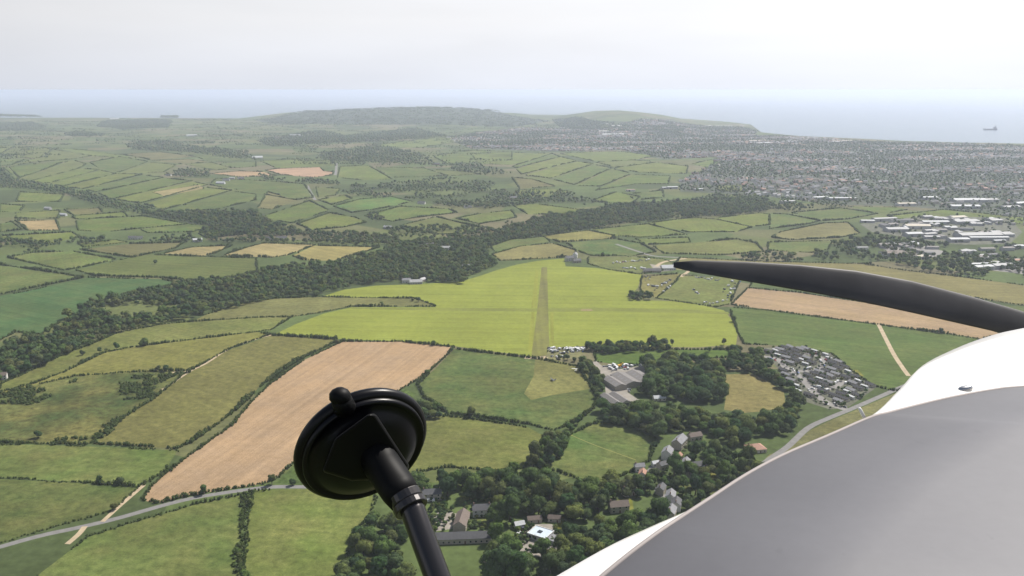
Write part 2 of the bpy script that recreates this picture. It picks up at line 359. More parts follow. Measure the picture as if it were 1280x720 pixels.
# between valley wood and the big ploughed field
fld('long green field along the foot of the valley wood', 'grass', (0.105,0.122,0.034), 35, 2.2, [(0,480),(25,470),(75,445),(115,430),(150,415),(205,405),(240,402),(320,397),(365,396),(340,412),(320,415),(220,427),(165,434),(130,441),(80,465),(40,480),(0,490)])
fld('dull olive field between valley wood and airfield', 'grass', (0.108,0.112,0.042), 5, 2.2, [(240,402),(258,393),(300,380),(345,373),(400,371),(440,372),(520,373),(545,383),(440,383),(400,391),(365,396),(320,397)])
fld('yellowish field above the rough scrub', 'grass', (0.130,0.130,0.034), 25, 2.2, [(-20,500),(0,490),(40,480),(80,465),(130,441),(165,434),(220,427),(320,415),(338,418),(285,437),(238,463),(160,465),(95,470),(40,482)])
fld('rough scrub grazing left of the olive field', 'rough', (0.120,0.115,0.038), 0, 2.2, [(-60,505),(0,495),(40,482),(95,470),(160,465),(236,463),(205,488),(190,500),(150,525),(112,555),(60,555),(0,553),(-60,552)])
fld('olive field left of the big ploughed field', 'grass', (0.108,0.105,0.034), 38, 3, [(340,419),(420,424),(418,428),(370,452),(325,483),(300,508),(270,532),(240,552),(222,561),(180,558),(118,555),(150,525),(190,500),(205,488),(240,463),(285,438)])
fld('big tan ploughed field behind the suction mount', 'plough', PL, row_ang((250,600),(470,445)), 2.2, [(428,427),(500,427),(568,434),(545,457),(520,476),(505,484),(440,530),(375,572),(345,598),(328,605),(255,616),(195,629),(178,625),(190,607),(225,578),(262,551),(290,532),(312,505),(340,478),(380,450)])
fld('bright green field left of the ploughed tip', 'grass', G1, 10, 2, [(-60,556),(50,556),(112,558),(222,563),(205,590),(175,608),(90,602),(0,597),(-60,594)])
fld('dark green field in the bottom left corner', 'grass', (0.062,0.092,0.026), 8, 1.0, [(-80,597),(0,599),(90,603),(172,610),(140,638),(100,650),(45,665),(-20,685),(-100,705)])
fld('green field below the road at bottom left', 'grass', G1, 20, 1.8, [(110,671),(160,655),(250,629),(312,616),(303,650),(297,740),(20,740)])
fld('green field below the road left of the farm', 'grass', (0.088,0.116,0.028), 10, 2.0, [(318,613),(380,611),(470,620),(462,645),(440,668),(425,740),(303,740),(310,640)])
fld('grass verge right of the ploughed field', 'rough', G1, 40, 0, [(505,486),(520,492),(470,545),(410,600),(376,606),(345,604),(375,574),(440,532)], 'field')
# airfield
fld('yellow green airfield', 'airfield', YE, 3, 0, [(345,417),(370,405),(405,392),(440,384),(545,384),(520,372),(440,372),(405,370),(430,362),(470,357),(500,356),(545,354),(575,352),(600,345),(620,338),(645,331),(672,326),(705,323),(707,333),(745,335),(780,340),(803,343),(797,360),(785,372),(800,375),(860,377),(905,388),(915,400),(922,418),(920,431),(870,434),(740,432),(690,434),(668,446),(600,437),(570,433),(500,427),(430,424)], 'airfield')
fld('worn cross runway', 'airfield', (0.135,0.15,0.036), 0, 0, [(440,384.5),(545,385),(668,385.5),(760,384.5),(860,387),(910,390),(912,393),(860,391),(760,389),(668,389.5),(545,388.5),(440,386)], 'runway')
fld('pale mown strip left of the runway', 'airfield', (0.185,0.195,0.032), 90, 0, [(669.5,338),(673,338),(671,385),(664,385)], 'grass_strip')
fld('pale mown strip left of the near runway', 'airfield', (0.185,0.195,0.032), 90, 0, [(664,390),(669,390),(667,440),(660,440)], 'grass_strip')
fld('pale mown strip right of the runway', 'airfield', (0.175,0.185,0.032), 90, 0, [(688,390),(692,390),(693,432),(688,432)], 'grass_strip')
fld('long worn runway', 'airfield', (0.135,0.130,0.048), 90, 0, [(677,334),(684,334),(686.5,432),(684,444),(664,446),(670,400)], 'runway')
fld('bare touchdown patch', 'plough', (0.22,0.19,0.08), 0, 0, [(726,386.5),(738,386),(742,388),(733,389),(726,388.5)], 'dirt')
# near the airfield
fld('green field between runway end and hedge trees', 'grass', (0.060,0.094,0.028), 15, 2.6, [(568,436),(600,440),(668,448),(722,458),(738,482),(748,497),(740,512),(725,524),(700,535),(690,538),(660,530),(600,522),(560,517),(530,497),(522,480),(545,460)])
fld('pale mown apron at the runway end', 'grass', (0.15,0.15,0.05), 70, 0, [(669,448),(690,449),(722,457),(736,470),(738,486),(690,494),(664,500),(655,492),(667,470)])
fld('yellowish meadow below the hedge trees', 'grass', (0.105,0.122,0.032), 25, 2.2, [(532,522),(560,520),(600,525),(660,534),(680,545),(672,563),(655,585),(620,588),(560,584),(510,592),(490,585),(515,548)])
fld('green meadow with a footpath above the village', 'grass', (0.064,0.102,0.028), 20, 2.2, [(758,528),(790,533),(818,548),(812,575),(790,590),(760,600),(735,603),(700,590),(670,582),(692,565),(708,545),(740,530)])
fld('green strip behind the grey barn', 'crop', (0.055,0.098,0.018), 5, 2.2, [(742,440),(790,438),(830,437),(920,437),(924,446),(860,450),(825,457),(770,455),(745,452)])
fld('tan meadow enclosed by the wood', 'grass', (0.155,0.132,0.052), 20, 0, [(905,468),(940,467),(962,478),(980,490),(982,508),(955,514),(930,516),(905,512),(908,490)])
fld('dark green field behind the caravan estate', 'crop', (0.065,0.10,0.026), 25, 2.2, [(912,384),(960,388),(1020,396),(1090,405),(1180,417),(1225,424),(1190,448),(1160,470),(1135,490),(1115,488),(1090,482),(1060,460),(1040,442),(1000,433),(930,430),(922,415),(915,395)])
fld('tan stubble field below the propeller blade', 'plough', (0.27,0.195,0.108), row_ang((950,372),(1180,402)), 2.2, [(935,360),(1000,366),(1080,378),(1160,392),(1215,405),(1260,420),(1225,423),(1180,416),(1090,404),(1000,392),(914,381)])
fld('dark green strip behind the propeller blade', 'crop', (0.055,0.08,0.024), 8, 2.2, [(945,346),(1010,352),(1100,366),(1200,380),(1320,400),(1320,430),(1262,420),(1215,405),(1160,392),(1080,378),(1000,366),(936,359)])
fld('wide olive field below the industrial estate', 'crop', (0.14,0.125,0.05), 8, 2.2, [(850,322),(960,327),(1080,330),(1130,338),(1200,346),(1320,362),(1320,388),(1200,370),(1120,358),(1040,351),(960,346),(900,344),(840,336)])
fld('green show field with rows of parked vehicles', 'grass', (0.10,0.122,0.034), 30, 2, [(850,344),(926,348),(912,380),(895,384),(820,373),(845,352)])
fld('tan show field beside the airfield corner', 'grass', (0.15,0.14,0.045), 30, 2, [(802,346),(850,342),(844,352),(818,372),(806,368),(800,362)])
fld('show field with a line of vans behind the airfield', 'grass', (0.095,0.115,0.036), 10, 2, [(735,322),(790,321),(830,324),(848,331),(830,338),(800,343),(760,337),(735,330)])
fld('green paddock below the caravan estate road', 'grass', (0.112,0.112,0.05), 10, 0, [(985,561),(1012,538),(1037,526),(1064,515),(1092,503),(1118,492),(1145,480),(1160,500),(1100,535),(1040,570),(960,600),(938,592),(962,568)])
fld('garden lawn behind the farmhouse', 'grass', G3, 0, 0, [(575,620),(594,619),(592,627),(574,630)], 'lawn')
fld('garden lawn beside the farm wall', 'grass', G3, 0, 0, [(592,645),(612,644),(611,658),(591,658)], 'lawn')
fld('garden lawn in the trees', 'grass', (0.13,0.14,0.02), 0, 0, [(757,627),(790,622),(792,636),(780,640)], 'lawn')
fld('garden lawn by the flat roofed house', 'grass', (0.13,0.14,0.02), 0, 0, [(690,650),(705,645),(708,660),(698,668)], 'lawn')
fld('small lawn beside the village houses', 'grass', (0.15,0.15,0.03), 0, 0, [(885,588),(897,584),(900,592),(888,600)], 'lawn')
fld('small lawn in the caravan estate', 'grass', (0.16,0.16,0.03), 0, 0, [(1058,463),(1072,462),(1080,470),(1068,475)], 'lawn')

# roads and tracks: centre line in pixels, width in metres
ROADS = [('road', 'road', 5.6, [(-120,716),(-40,695),(45,671),(100,659),(150,647),(210,630),(255,620),(330,609.5),(375,608.5),(430,609),(480,612),(530,618)]),
         ('track', 'track', 4.0, [(84,680),(98,668),(106,658)]), ('track', 'track', 3.5, [(128,652),(150,632),(172,613),(180,606)]),
         ('track', 'track', 3.0, [(345,417.5),(320,424),(285,437),(258,454),(236,465),(208,484),(200,487)]), ('track', 'track', 2.6, [(238,464),(222,464.5),(215,466)]),
         ('track', 'track', 5.0, [(1098,405),(1108,425),(1118,444),(1130,462),(1136,470)]),
         ('road', 'road', 5.8, [(940,592),(962,574),(985,558),(1010,535),(1035,523),(1062,512),(1090,500),(1115,489),(1140,478)]),
         ('road', 'estate', 8.0, [(955,446),(972,449),(985,462),(1000,470),(1012,484),(1026,498),(1040,506),(1058,512)]),
         ('road', 'estate', 7.0, [(985,462),(1005,464),(1022,461),(1030,452),(1020,444),(1005,442)]),
         ('road', 'estate', 7.0, [(1012,484),(1030,487),(1045,483),(1056,476)]),
         ('track', 'track', 8.0, [(656,447),(670,447.5),(684,446.5)]), ('track', 'yard', 5.0, [(742,452),(748,458),(762,462),(785,462)]),
         ('track', 'yard', 6.0, [(776,486),(782,494),(792,499),(800,501)]),
         ('track', 'track', 7.0, [(820,333),(828,328),(842,325),(858,323)]), ('track', 'track', 6.0, [(851,346),(858,341),(862,338)]),
         ('track', 'grasspath', 1.2, [(712,543),(740,555),(770,566),(795,575)]),
         ('road', 'road', 9.0, [(421,204),(420,214),(419,219)]), ('road', 'road', 9.0, [(384,232),(388,240),(394,250)]),
         ('road', 'road', 6.0, [(808,610),(800,600),(812,590),(822,578)]), ('road', 'road', 6.0, [(838,650),(834,630),(822,612),(810,604)]),
         ('track', 'yard', 5.0, [(548,640),(560,643),(575,644)]),
         ('road', 'road', 10.0, [(1104,212),(1135,204),(1160,200)]), ('road', 'road', 10.0, [(1222,220),(1245,212),(1262,206)]),
         ('road', 'road', 7.0, [(770,305),(800,315),(818,320),(850,322)])]
M['grasspath'] = plain('trodden_grass', (0.16, 0.165, 0.045), 0.95, var=0.15, scale=0.2)
M['rough_yard'] = plain('worn_grass', (0.13, 0.125, 0.05), 0.95, var=0.4, scale=0.2)
M['gardens'] = plain('estate_gardens', (0.085, 0.088, 0.06), 0.95, var=0.5, scale=0.12)
YARDS = [('yard', 'yard', [(742,448),(752,457),(770,462),(790,459),(815,455),(821,462),(818,470),(806,476),(790,484),(784,490),(796,498),(792,503),(776,500),(758,500),(756,480),(750,465)]),
         ('yard', 'rough_yard', [(684,434),(730,433),(732,441),(722,447),(700,450),(684,449)]),
         ('yard', 'gardens', [(948,435),(1000,433),(1038,442),(1062,462),(1096,484),(1062,508),(1038,512),(1000,500),(986,480),(968,455)]),
         ('yard', 'yard', [(542,645),(566,640),(572,660),(545,664)]), ('yard', 'yard', [(648,668),(660,655),(690,655),(702,675),(690,700),(650,690)]),
         ('yard', 'yard', [(812,330),(835,333),(842,338),(820,340)]),
         ('yard', 'gardens', [(1075,280),(1150,270),(1260,272),(1278,290),(1262,305),(1200,306),(1140,298),(1090,290)]),
         ('yard', 'estate', [(1090,305),(1150,306),(1180,314),(1170,322),(1120,318)]), ('yard', 'estate', [(1230,325),(1300,330),(1300,345),(1240,338)])]

# land outline: coast from far left round to the right, then behind the camera
coast = [(-900,146.6),(-500,146.6),(-200,146.8),(0,147),(120,147.3),(300,148)]
coast_w = [P(*c).xy for c in coast]
coast_w += [Vector((-2300, 10400)), Vector((-500, 10700)), Vector((700, 10300)), Vector((1700, 9400)), Vector((2050, 8200)), Vector((2010, 7300))]
coast_w += [P(x, y).xy for x, y in [(952,165.5),(1000,170),(1080,173.5),(1130,176),(1200,178),(1280,179.5),(1500,186),(1900,196)]]
coast_w += [Vector((9000, 1500)), Vector((6000, -1500)), Vector((-6000, -1500)), Vector((-14000, 3000))]

def pip(xy, poly):
    x, y = xy[:, 0], xy[:, 1]; c = np.zeros(len(xy), bool); n = len(poly)
    for i in range(n):
        x0, y0 = poly[i]; x1, y1 = poly[(i + 1) % n]
        if y0 == y1: continue
        m = ((y0 > y) != (y1 > y)) & (x < (x1 - x0) * (y - y0) / (y1 - y0) + x0); c ^= m
    return c
def ribbon(pts, w):
    L = [P(*p).xy for p in pts]; l, r = [], []
    # resample as a smooth line
    S = []
    for i in range(len(L) - 1):
        p0, p1, p2, p3 = L[max(i - 1, 0)], L[i], L[i + 1], L[min(i + 2, len(L) - 1)]
        for k in range(4):
            t = k / 4
            S.append(0.5 * ((2 * p1) + (p2 - p0) * t + (2 * p0 - 5 * p1 + 4 * p2 - p3) * t * t + (3 * p1 - p0 - 3 * p2 + p3) * t ** 3))
    S.append(L[-1]); L = S
    for i, p in enumerate(L):
        t = (L[min(i + 1, len(L) - 1)] - L[max(i - 1, 0)]).normalized(); n = Vector((-t.y, t.x)) * w / 2
        l.append(p + n); r.append(p - n)
    return [tuple(q) for q in l + r[::-1]]

TOWN = [[(560,172),(600,166),(660,160),(740,160),(800,160),(860,163),(940,170),(1000,172),(1100,178),(1280,183),(1330,186),(1330,300),(1262,272),(1180,262),(1130,258),(1050,256),(960,246),(900,242),(850,240),(850,228),(880,212),(900,196),(830,200),(780,188),(700,189),(640,188),(590,186)],
        [(800,149),(830,150),(862,156),(930,159.5),(948,164.5),(940,170),(860,163),(800,158),(770,156)]]
def town_material():
    m, nt, b = mat_new('town_gardens'); b.inputs['Roughness'].default_value = 0.95; b.inputs['Specular IOR Level'].default_value = 0.05
    p = pos(nt); c = mixc(nt, noise_fac(nt, p, 0.03, -0.2, 1.1, 4, 0.7), (0.045, 0.066, 0.03), (0.10, 0.098, 0.088))
    nt.links.new(scale_col(nt, c, noise_fac(nt, p, 0.006, 0.8, 1.2)), b.inputs['Base Color']); return m
M['town'] = town_material()
regions = []                                 # (object name, material key, polygon in world xy, record)
M['moor'] = field_material('dark_hill_cover', patch=0.35, grain=0.3, second=(0.05, 0.06, 0.035), blend=0.8)
regions.append(('hill', 'moor', [tuple(P(*p).xy) for p in [(318,150.5),(350,146.5),(420,143),(490,141.5),(540,139.5),(590,140),(640,145),(690,151),(640,159),(560,156),(490,156),(420,155.5),(340,155)]], dict(col=(0.042, 0.062, 0.034), ang=0, phrase=None)))
regions.append(('hill', 'moor', [tuple(P(*p).xy) for p in [(690,151),(705,149),(722,148.5),(742,150),(760,153),(740,158),(700,158)]], dict(col=(0.036, 0.054, 0.03), ang=0, phrase=None)))
for t_ in TOWN: regions.append(('town_ground', 'town', [tuple(P(*p).xy) for p in t_], None))
for f in FIELDS: regions.append((f['name'], f['mat'], [tuple(P(*p).xy) for p in f['pts']], f))
for n, m, pts in YARDS: regions.append((n, m, [tuple(P(*p).xy) for p in pts], None))
for n, m, w, pts in ROADS: regions.append((n, m, ribbon(pts, w), None))

verts2, edges2 = [], []
def add_loop(poly):
    b = len(verts2); n = len(poly); verts2.extend(Vector(p) for p in poly)
    edges2.extend((b + i, b + (i + 1) % n) for i in range(n))
add_loop([tuple(c) for c in coast_w])
for r_ in regions: add_loop(r_[2])
coast_np = [tuple(c) for c in coast_w]
grid = []
for y0, y1, s in [(-1400, 600, 400), (600, 2600, 130), (2600, 6000, 200), (6000, 10700, 220)]:
    ys = np.arange(y0, y1, s)
    for y in ys:
        lim = max(1500, y * 0.85) + 400
        xs = np.arange(-lim, lim, s); grid.append(np.stack([xs + rng.uniform(-.3, .3, len(xs)) * s, y + rng.uniform(-.3, .3, len(xs)) * s], 1))
grid = np.concatenate(grid); grid = grid[pip(grid, coast_np)]
verts2.extend(Vector(p) for p in grid)
ov, oe, of, *_ = delaunay_2d_cdt(verts2, edges2, [], 0, 0.01)
ov = np.array([tuple(v) for v in ov]); of = np.array([f for f in of if len(f) == 3])
cen = ov[of].mean(1)
own = np.where(pip(cen, coast_np), 0, -1)
for i, r_ in enumerate(regions):
    poly = np.array(r_[2]); lo, hi = poly.min(0), poly.max(0)
    c = np.where((cen[:, 0] >= lo[0]) & (cen[:, 0] <= hi[0]) & (cen[:, 1] >= lo[1]) & (cen[:, 1] <= hi[1]))[0]
    if len(c):
        k = c[pip(cen[c], r_[2])]; own[k[own[k] >= 0]] = i + 1
z = terrain(ov[:, 0], ov[:, 1])
V3 = np.column_stack([ov, z])
def submesh(name, mask, mat):
    f = of[mask]; u, inv = np.unique(f, return_inverse=True)
    return np_mesh(name, V3[u], inv.reshape(f.shape), mat)
tag(link('ground', submesh('ground', own == 0, M['ground'])), kind='structure')
for i, (n, m, poly, rec) in enumerate(regions):
    mask = own == i + 1
    if not mask.any(): continue
    o = link(n, submesh(n, mask, M[m])); tag(o, kind='structure')
    if rec:
        jit = rng.uniform(0.93, 1.07)
        o.color = (*[c * jit for c in rec['col']], 1); o['row_angle'] = R(rec['ang'])
        if rec['phrase']: o['label'] = rec['phrase']

# sea: one sheet to the horizon
def sea_material():
    m, nt, b = mat_new('sea_water'); b.inputs['Base Color'].default_value = (0.03, 0.075, 0.11, 1); b.inputs['Roughness'].default_value = 0.25
    b.inputs['Specular IOR Level'].default_value = 0.5
    n = N(nt, 'ShaderNodeTexNoise'); n.inputs['Scale'].default_value = 0.02; n.inputs['Detail'].default_value = 5
    nt.links.new(pos(nt), n.inputs['Vector'])
    bp = N(nt, 'ShaderNodeBump'); bp.inputs['Strength'].default_value = 0.5; bp.inputs['Distance'].default_value = 6
    nt.links.new(n.outputs[0], bp.inputs['Height']); nt.links.new(bp.outputs[0], b.inputs['Normal'])
    return m
S_ = 120000.0
tag(link('sea', np_mesh('sea', [(-S_, -S_, -4), (S_, -S_, -4), (S_, S_, -4), (-S_, S_, -4)], [(0, 1, 2, 3)], sea_material())), kind='structure')

# haze: the air over land and sea
hm = bpy.data.materials.new('haze_air'); hm.use_nodes = True; hn = hm.node_tree; hn.nodes.clear()
ho = hn.nodes.new('ShaderNodeOutputMaterial'); hv = hn.nodes.new('ShaderNodeVolumePrincipled')
hv.inputs['Color'].default_value = (0.77, 0.84, 1.0, 1); hv.inputs['Density'].default_value = HAZE_DENSITY; hv.inputs['Anisotropy'].default_value = 0.25
hn.links.new(hv.outputs[0], ho.inputs['Volume'])
mb = MB(); Q = S_ + 500; mb.box(-Q, Q, -Q, Q, -6, 303)
tag(mb.build('haze', hm), 'pale blue haze thickening over the far hills and sea', 'haze', kind='stuff')

# ------------------------------------------------------------------ foliage templates
def ico(sub):
    bm = bmesh.new(); bmesh.ops.create_icosphere(bm, subdivisions=sub, radius=1)
    v = np.array([p.co[:] for p in bm.verts]); f = np.array([[q.index for q in t.verts] for t in bm.faces]); bm.free(); return v, f
ICO1, ICO2 = ico(1), ico(2)
def unit(n):
    a = rng.normal(size=(n, 3)); return a / np.linalg.norm(a, axis=1, keepdims=True)
def leaf_tris(c, nrm, size):
    """one ragged triangle pair (as quads) per leaf spray: c (n,3), nrm (n,3), size (n,)"""
    n = len(c); t = np.cross(nrm, unit(n)); t /= np.linalg.norm(t, axis=1, keepdims=True) + 1e-9; b = np.cross(nrm, t)
    j = rng.uniform(0.55, 1.1, (n, 4, 1)) * size[:, None, None]
    q = np.stack([t, b, -t, -b], 1) * j + c[:, None, :]
    V = q.reshape(-1, 3); Fq = np.arange(4 * n).reshape(n, 4)
    return V, np.concatenate([Fq[:, [0, 1, 2]], Fq[:, [0, 2, 3]]])
def join(parts):
    V, Fs, b = [], [], 0
    for v, f in parts: V.append(v); Fs.append(f + b); b += len(v)
    return np.concatenate(V), np.concatenate(Fs)
def crown(nl, leaves, size, core=ICO1, tall=1.0):
    """unit tree crown, radius about 1, base at z=0.25, top about 1.8"""
    parts = []
    cs = []
    for i in range(nl):
        a = rng.uniform(0, 2 * math.pi); h = rng.uniform(0, 1)
        rr = (0.62 if i else 0.0) * math.sqrt(rng.uniform(0.3, 1)) * (1 - 0.45 * h)
        cs.append((rr * math.cos(a), rr * math.sin(a), (0.62 + 0.75 * h) * tall, rng.uniform(0.28, 0.56)))
    for x, y, z_, r_ in cs:
        v, f = core
        d = 1 + 0.22 * rng.normal(size=(len(v), 1)) * (1 if len(v) < 20 else 0.7)
        parts.append((v * d * np.array([r_, r_, r_ * 0.85]) * (0.88 if leaves else 1.05) + np.array([x, y, z_]), f))
    if leaves:
        k = leaves // nl
        for x, y, z_, r_ in cs:
            n_ = unit(k); n_[:, 2] = np.where(n_[:, 2] < -0.3, -n_[:, 2], n_[:, 2])
            c = n_ * np.array([r_, r_, r_ * 0.85]) * rng.uniform(0.82, 1.16, (k, 1)) + np.array([x, y, z_])
            nn = n_ * np.array([1, 1, 1.25]) + 0.5 * unit(k); nn /= np.linalg.norm(nn, axis=1, keepdims=True)
            parts.append(leaf_tris(c, nn, size * rng.uniform(0.6, 1.3, k)))
    return join(parts)
NEAR = [crown(int(rng.integers(8, 13)), 1100, 0.085, ICO2, rng.uniform(0.85, 1.2)) for _ in range(9)]
MID = [crown(int(rng.integers(5, 8)), 130, 0.15, ICO1, rng.uniform(0.85, 1.2)) for _ in range(8)]
FAR = [crown(2, 0, 0, ICO1, rng.uniform(0.8, 1.1)) for _ in range(8)]
def crown_top(t): return t[0][:, 2].max()

# ------------------------------------------------------------------ hedges along the traced field edges
AREA = {'hillside': ('thin dark hedge between the strip fields on the left hillside', 'hedges of the left hillside strip fields'),
        'ploughpatch': ('hedge between the fields around the small distant pink ploughed patch', 'hedges round the distant ploughed patch'),
        'belowtown': ('thin hedge between the slanting fields below the far town', 'hedges below the far town'),
        'leftmiddle': ('hedge between the small fields left of the upper wooded valley', 'hedges left of the upper valley'),
        'behindairfield': ('hedge between the fields behind the yellow green airfield', 'hedges behind the airfield')}
def hclump(kind):
    if kind == 0:
        v, f = ICO1; core = (v * (1 + 0.2 * rng.normal(size=(len(v), 1))) * np.array([0.75, 0.75, 0.7]) + np.array([0, 0, 0.5]), f)
        n_ = unit(34); n_[:, 2] = np.abs(n_[:, 2]); c = n_ * np.array([0.85, 0.85, 0.8]) * rng.uniform(0.75, 1.25, (34, 1)) + np.array([0, 0, 0.45])
        nn = n_ + 0.7 * unit(34); nn /= np.linalg.norm(nn, axis=1, keepdims=True)
        return join([core, leaf_tris(c, nn, rng.uniform(0.14, 0.32, 34))])
    v, f = ICO1; return (v * (1 + 0.25 * rng.normal(size=(len(v), 1))) * np.array([1, 1, 0.9]) + np.array([0, 0, 0.45]), f)
HC = [[hclump(0) for _ in range(8)], [hclump(1) for _ in range(8)]]
def scatter(tmpls, pts, sx, sz, tint):
    """many copies of template shapes as one mesh; pts (n,3)"""
    n = len(pts); which = rng.integers(0, len(tmpls), n); ang = rng.uniform(0, 2 * math.pi, n)
    V, Fs, T, b = [], [], [], 0
    for k, (tv, tf) in enumerate(tmpls):
        ids = np.where(which == k)[0]
        if not len(ids): continue
        c, s = np.cos(ang[ids])[:, None], np.sin(ang[ids])[:, None]
        x = (tv[None, :, 0] * c - tv[None, :, 1] * s) * sx[ids][:, None] + pts[ids, 0][:, None]
        y = (tv[None, :, 0] * s + tv[None, :, 1] * c) * sx[ids][:, None] + pts[ids, 1][:, None]
        z_ = tv[None, :, 2] * sz[ids][:, None] + pts[ids, 2][:, None]
        V.append(np.stack([x, y, z_], 2).reshape(-1, 3))
        Fs.append((tf[None] + (np.arange(len(ids)) * len(tv))[:, None, None]).reshape(-1, 3) + b)
        T.append(np.repeat(tint[ids], len(tv))); b += len(ids) * len(tv)
    return np.concatenate(V), np.concatenate(Fs), np.concatenate(T)
placed = {}
def near_placed(x, y, own_id):
    i, j = int(x // 4), int(y // 3)
    for a in (-1, 0, 1):
        for b in (-1, 0, 1):
            for (q, w, o) in placed.get((i + a, j + b), ()):
                if o != own_id and abs(q - x) < 3.2 and abs(w - y) < 2.0: return True
    return False
hedge_tree_spots = []
for fi, f in enumerate(FIELDS):
    if not f['hedge']: continue
    pts = [P(*p) for p in f['pts']]; n = len(pts); out = []; mine = []
    cut = rng.uniform(0, 100)
    for i in range(n):
        a, b = pts[i], pts[(i + 1) % n]; L = (b - a).length; mid = (a + b) / 2; D = mid.length
        step = min(max(D / 620, 1.5), 7.5) * (1.0 if f['hedge'] >= 2 else 1.3)
        k = max(int(L / step), 1)
        for t in (np.arange(k) + 0.5) / k:
            q = a.lerp(b, t); x, y = q.x, q.y
            zz = float(terrain(x, y)); px, py = PX(x, y, zz); px, py = float(px), float(py)
            if not (-60 < px < 1340 and py < 745): continue
            if near_placed(px, py, fi): continue
            g = mnoise.noise(Vector((x / 45, y / 45, cut)))
            if g < -0.42: continue                               # gaps and gateways
            mine.append((px, py)); out.append((x, y, zz, D, g))
            if g > 0.25 and random.random() < 0.05 + 0.03 * (D > 1500): hedge_tree_spots.append((x + random.uniform(-2, 2), y + random.uniform(-2, 2), zz, fi))
    for px, py in mine: placed.setdefault((int(px // 4), int(py // 3)), []).append((px, py, fi))
    if len(out) < 3: continue
    o_ = np.array(out); D = o_[:, 3]; nearm = D.mean() < 1900
    wob = rng.normal(0, 0.7, (len(o_), 2)); p3 = o_[:, :3].copy(); p3[:, :2] += wob; p3[:, 2] -= 0.25
    hh = 0.85 * f['hedge'] * (1 + 0.9 * np.maximum(o_[:, 4], -0.3)) * rng.uniform(0.7, 1.35, len(o_))
    sx = np.maximum(hh * 0.62, 1.0) * rng.uniform(0.8, 1.25, len(o_))
    if not nearm: sx = sx * 1.35; hh = hh * 1.15
    V, Fs, T = scatter(HC[0 if nearm else 1], p3, sx, hh, rng.uniform(0, 1, len(o_)))
    o = link('hedge', np_mesh('hedge', V, Fs, M['hedge'], attr=T))
    if f['area']: tag(o, AREA[f['area']][0], 'hedge', AREA[f['area']][1])
    else: tag(o, 'dark hedge edging the ' + f['phrase'], 'hedge')

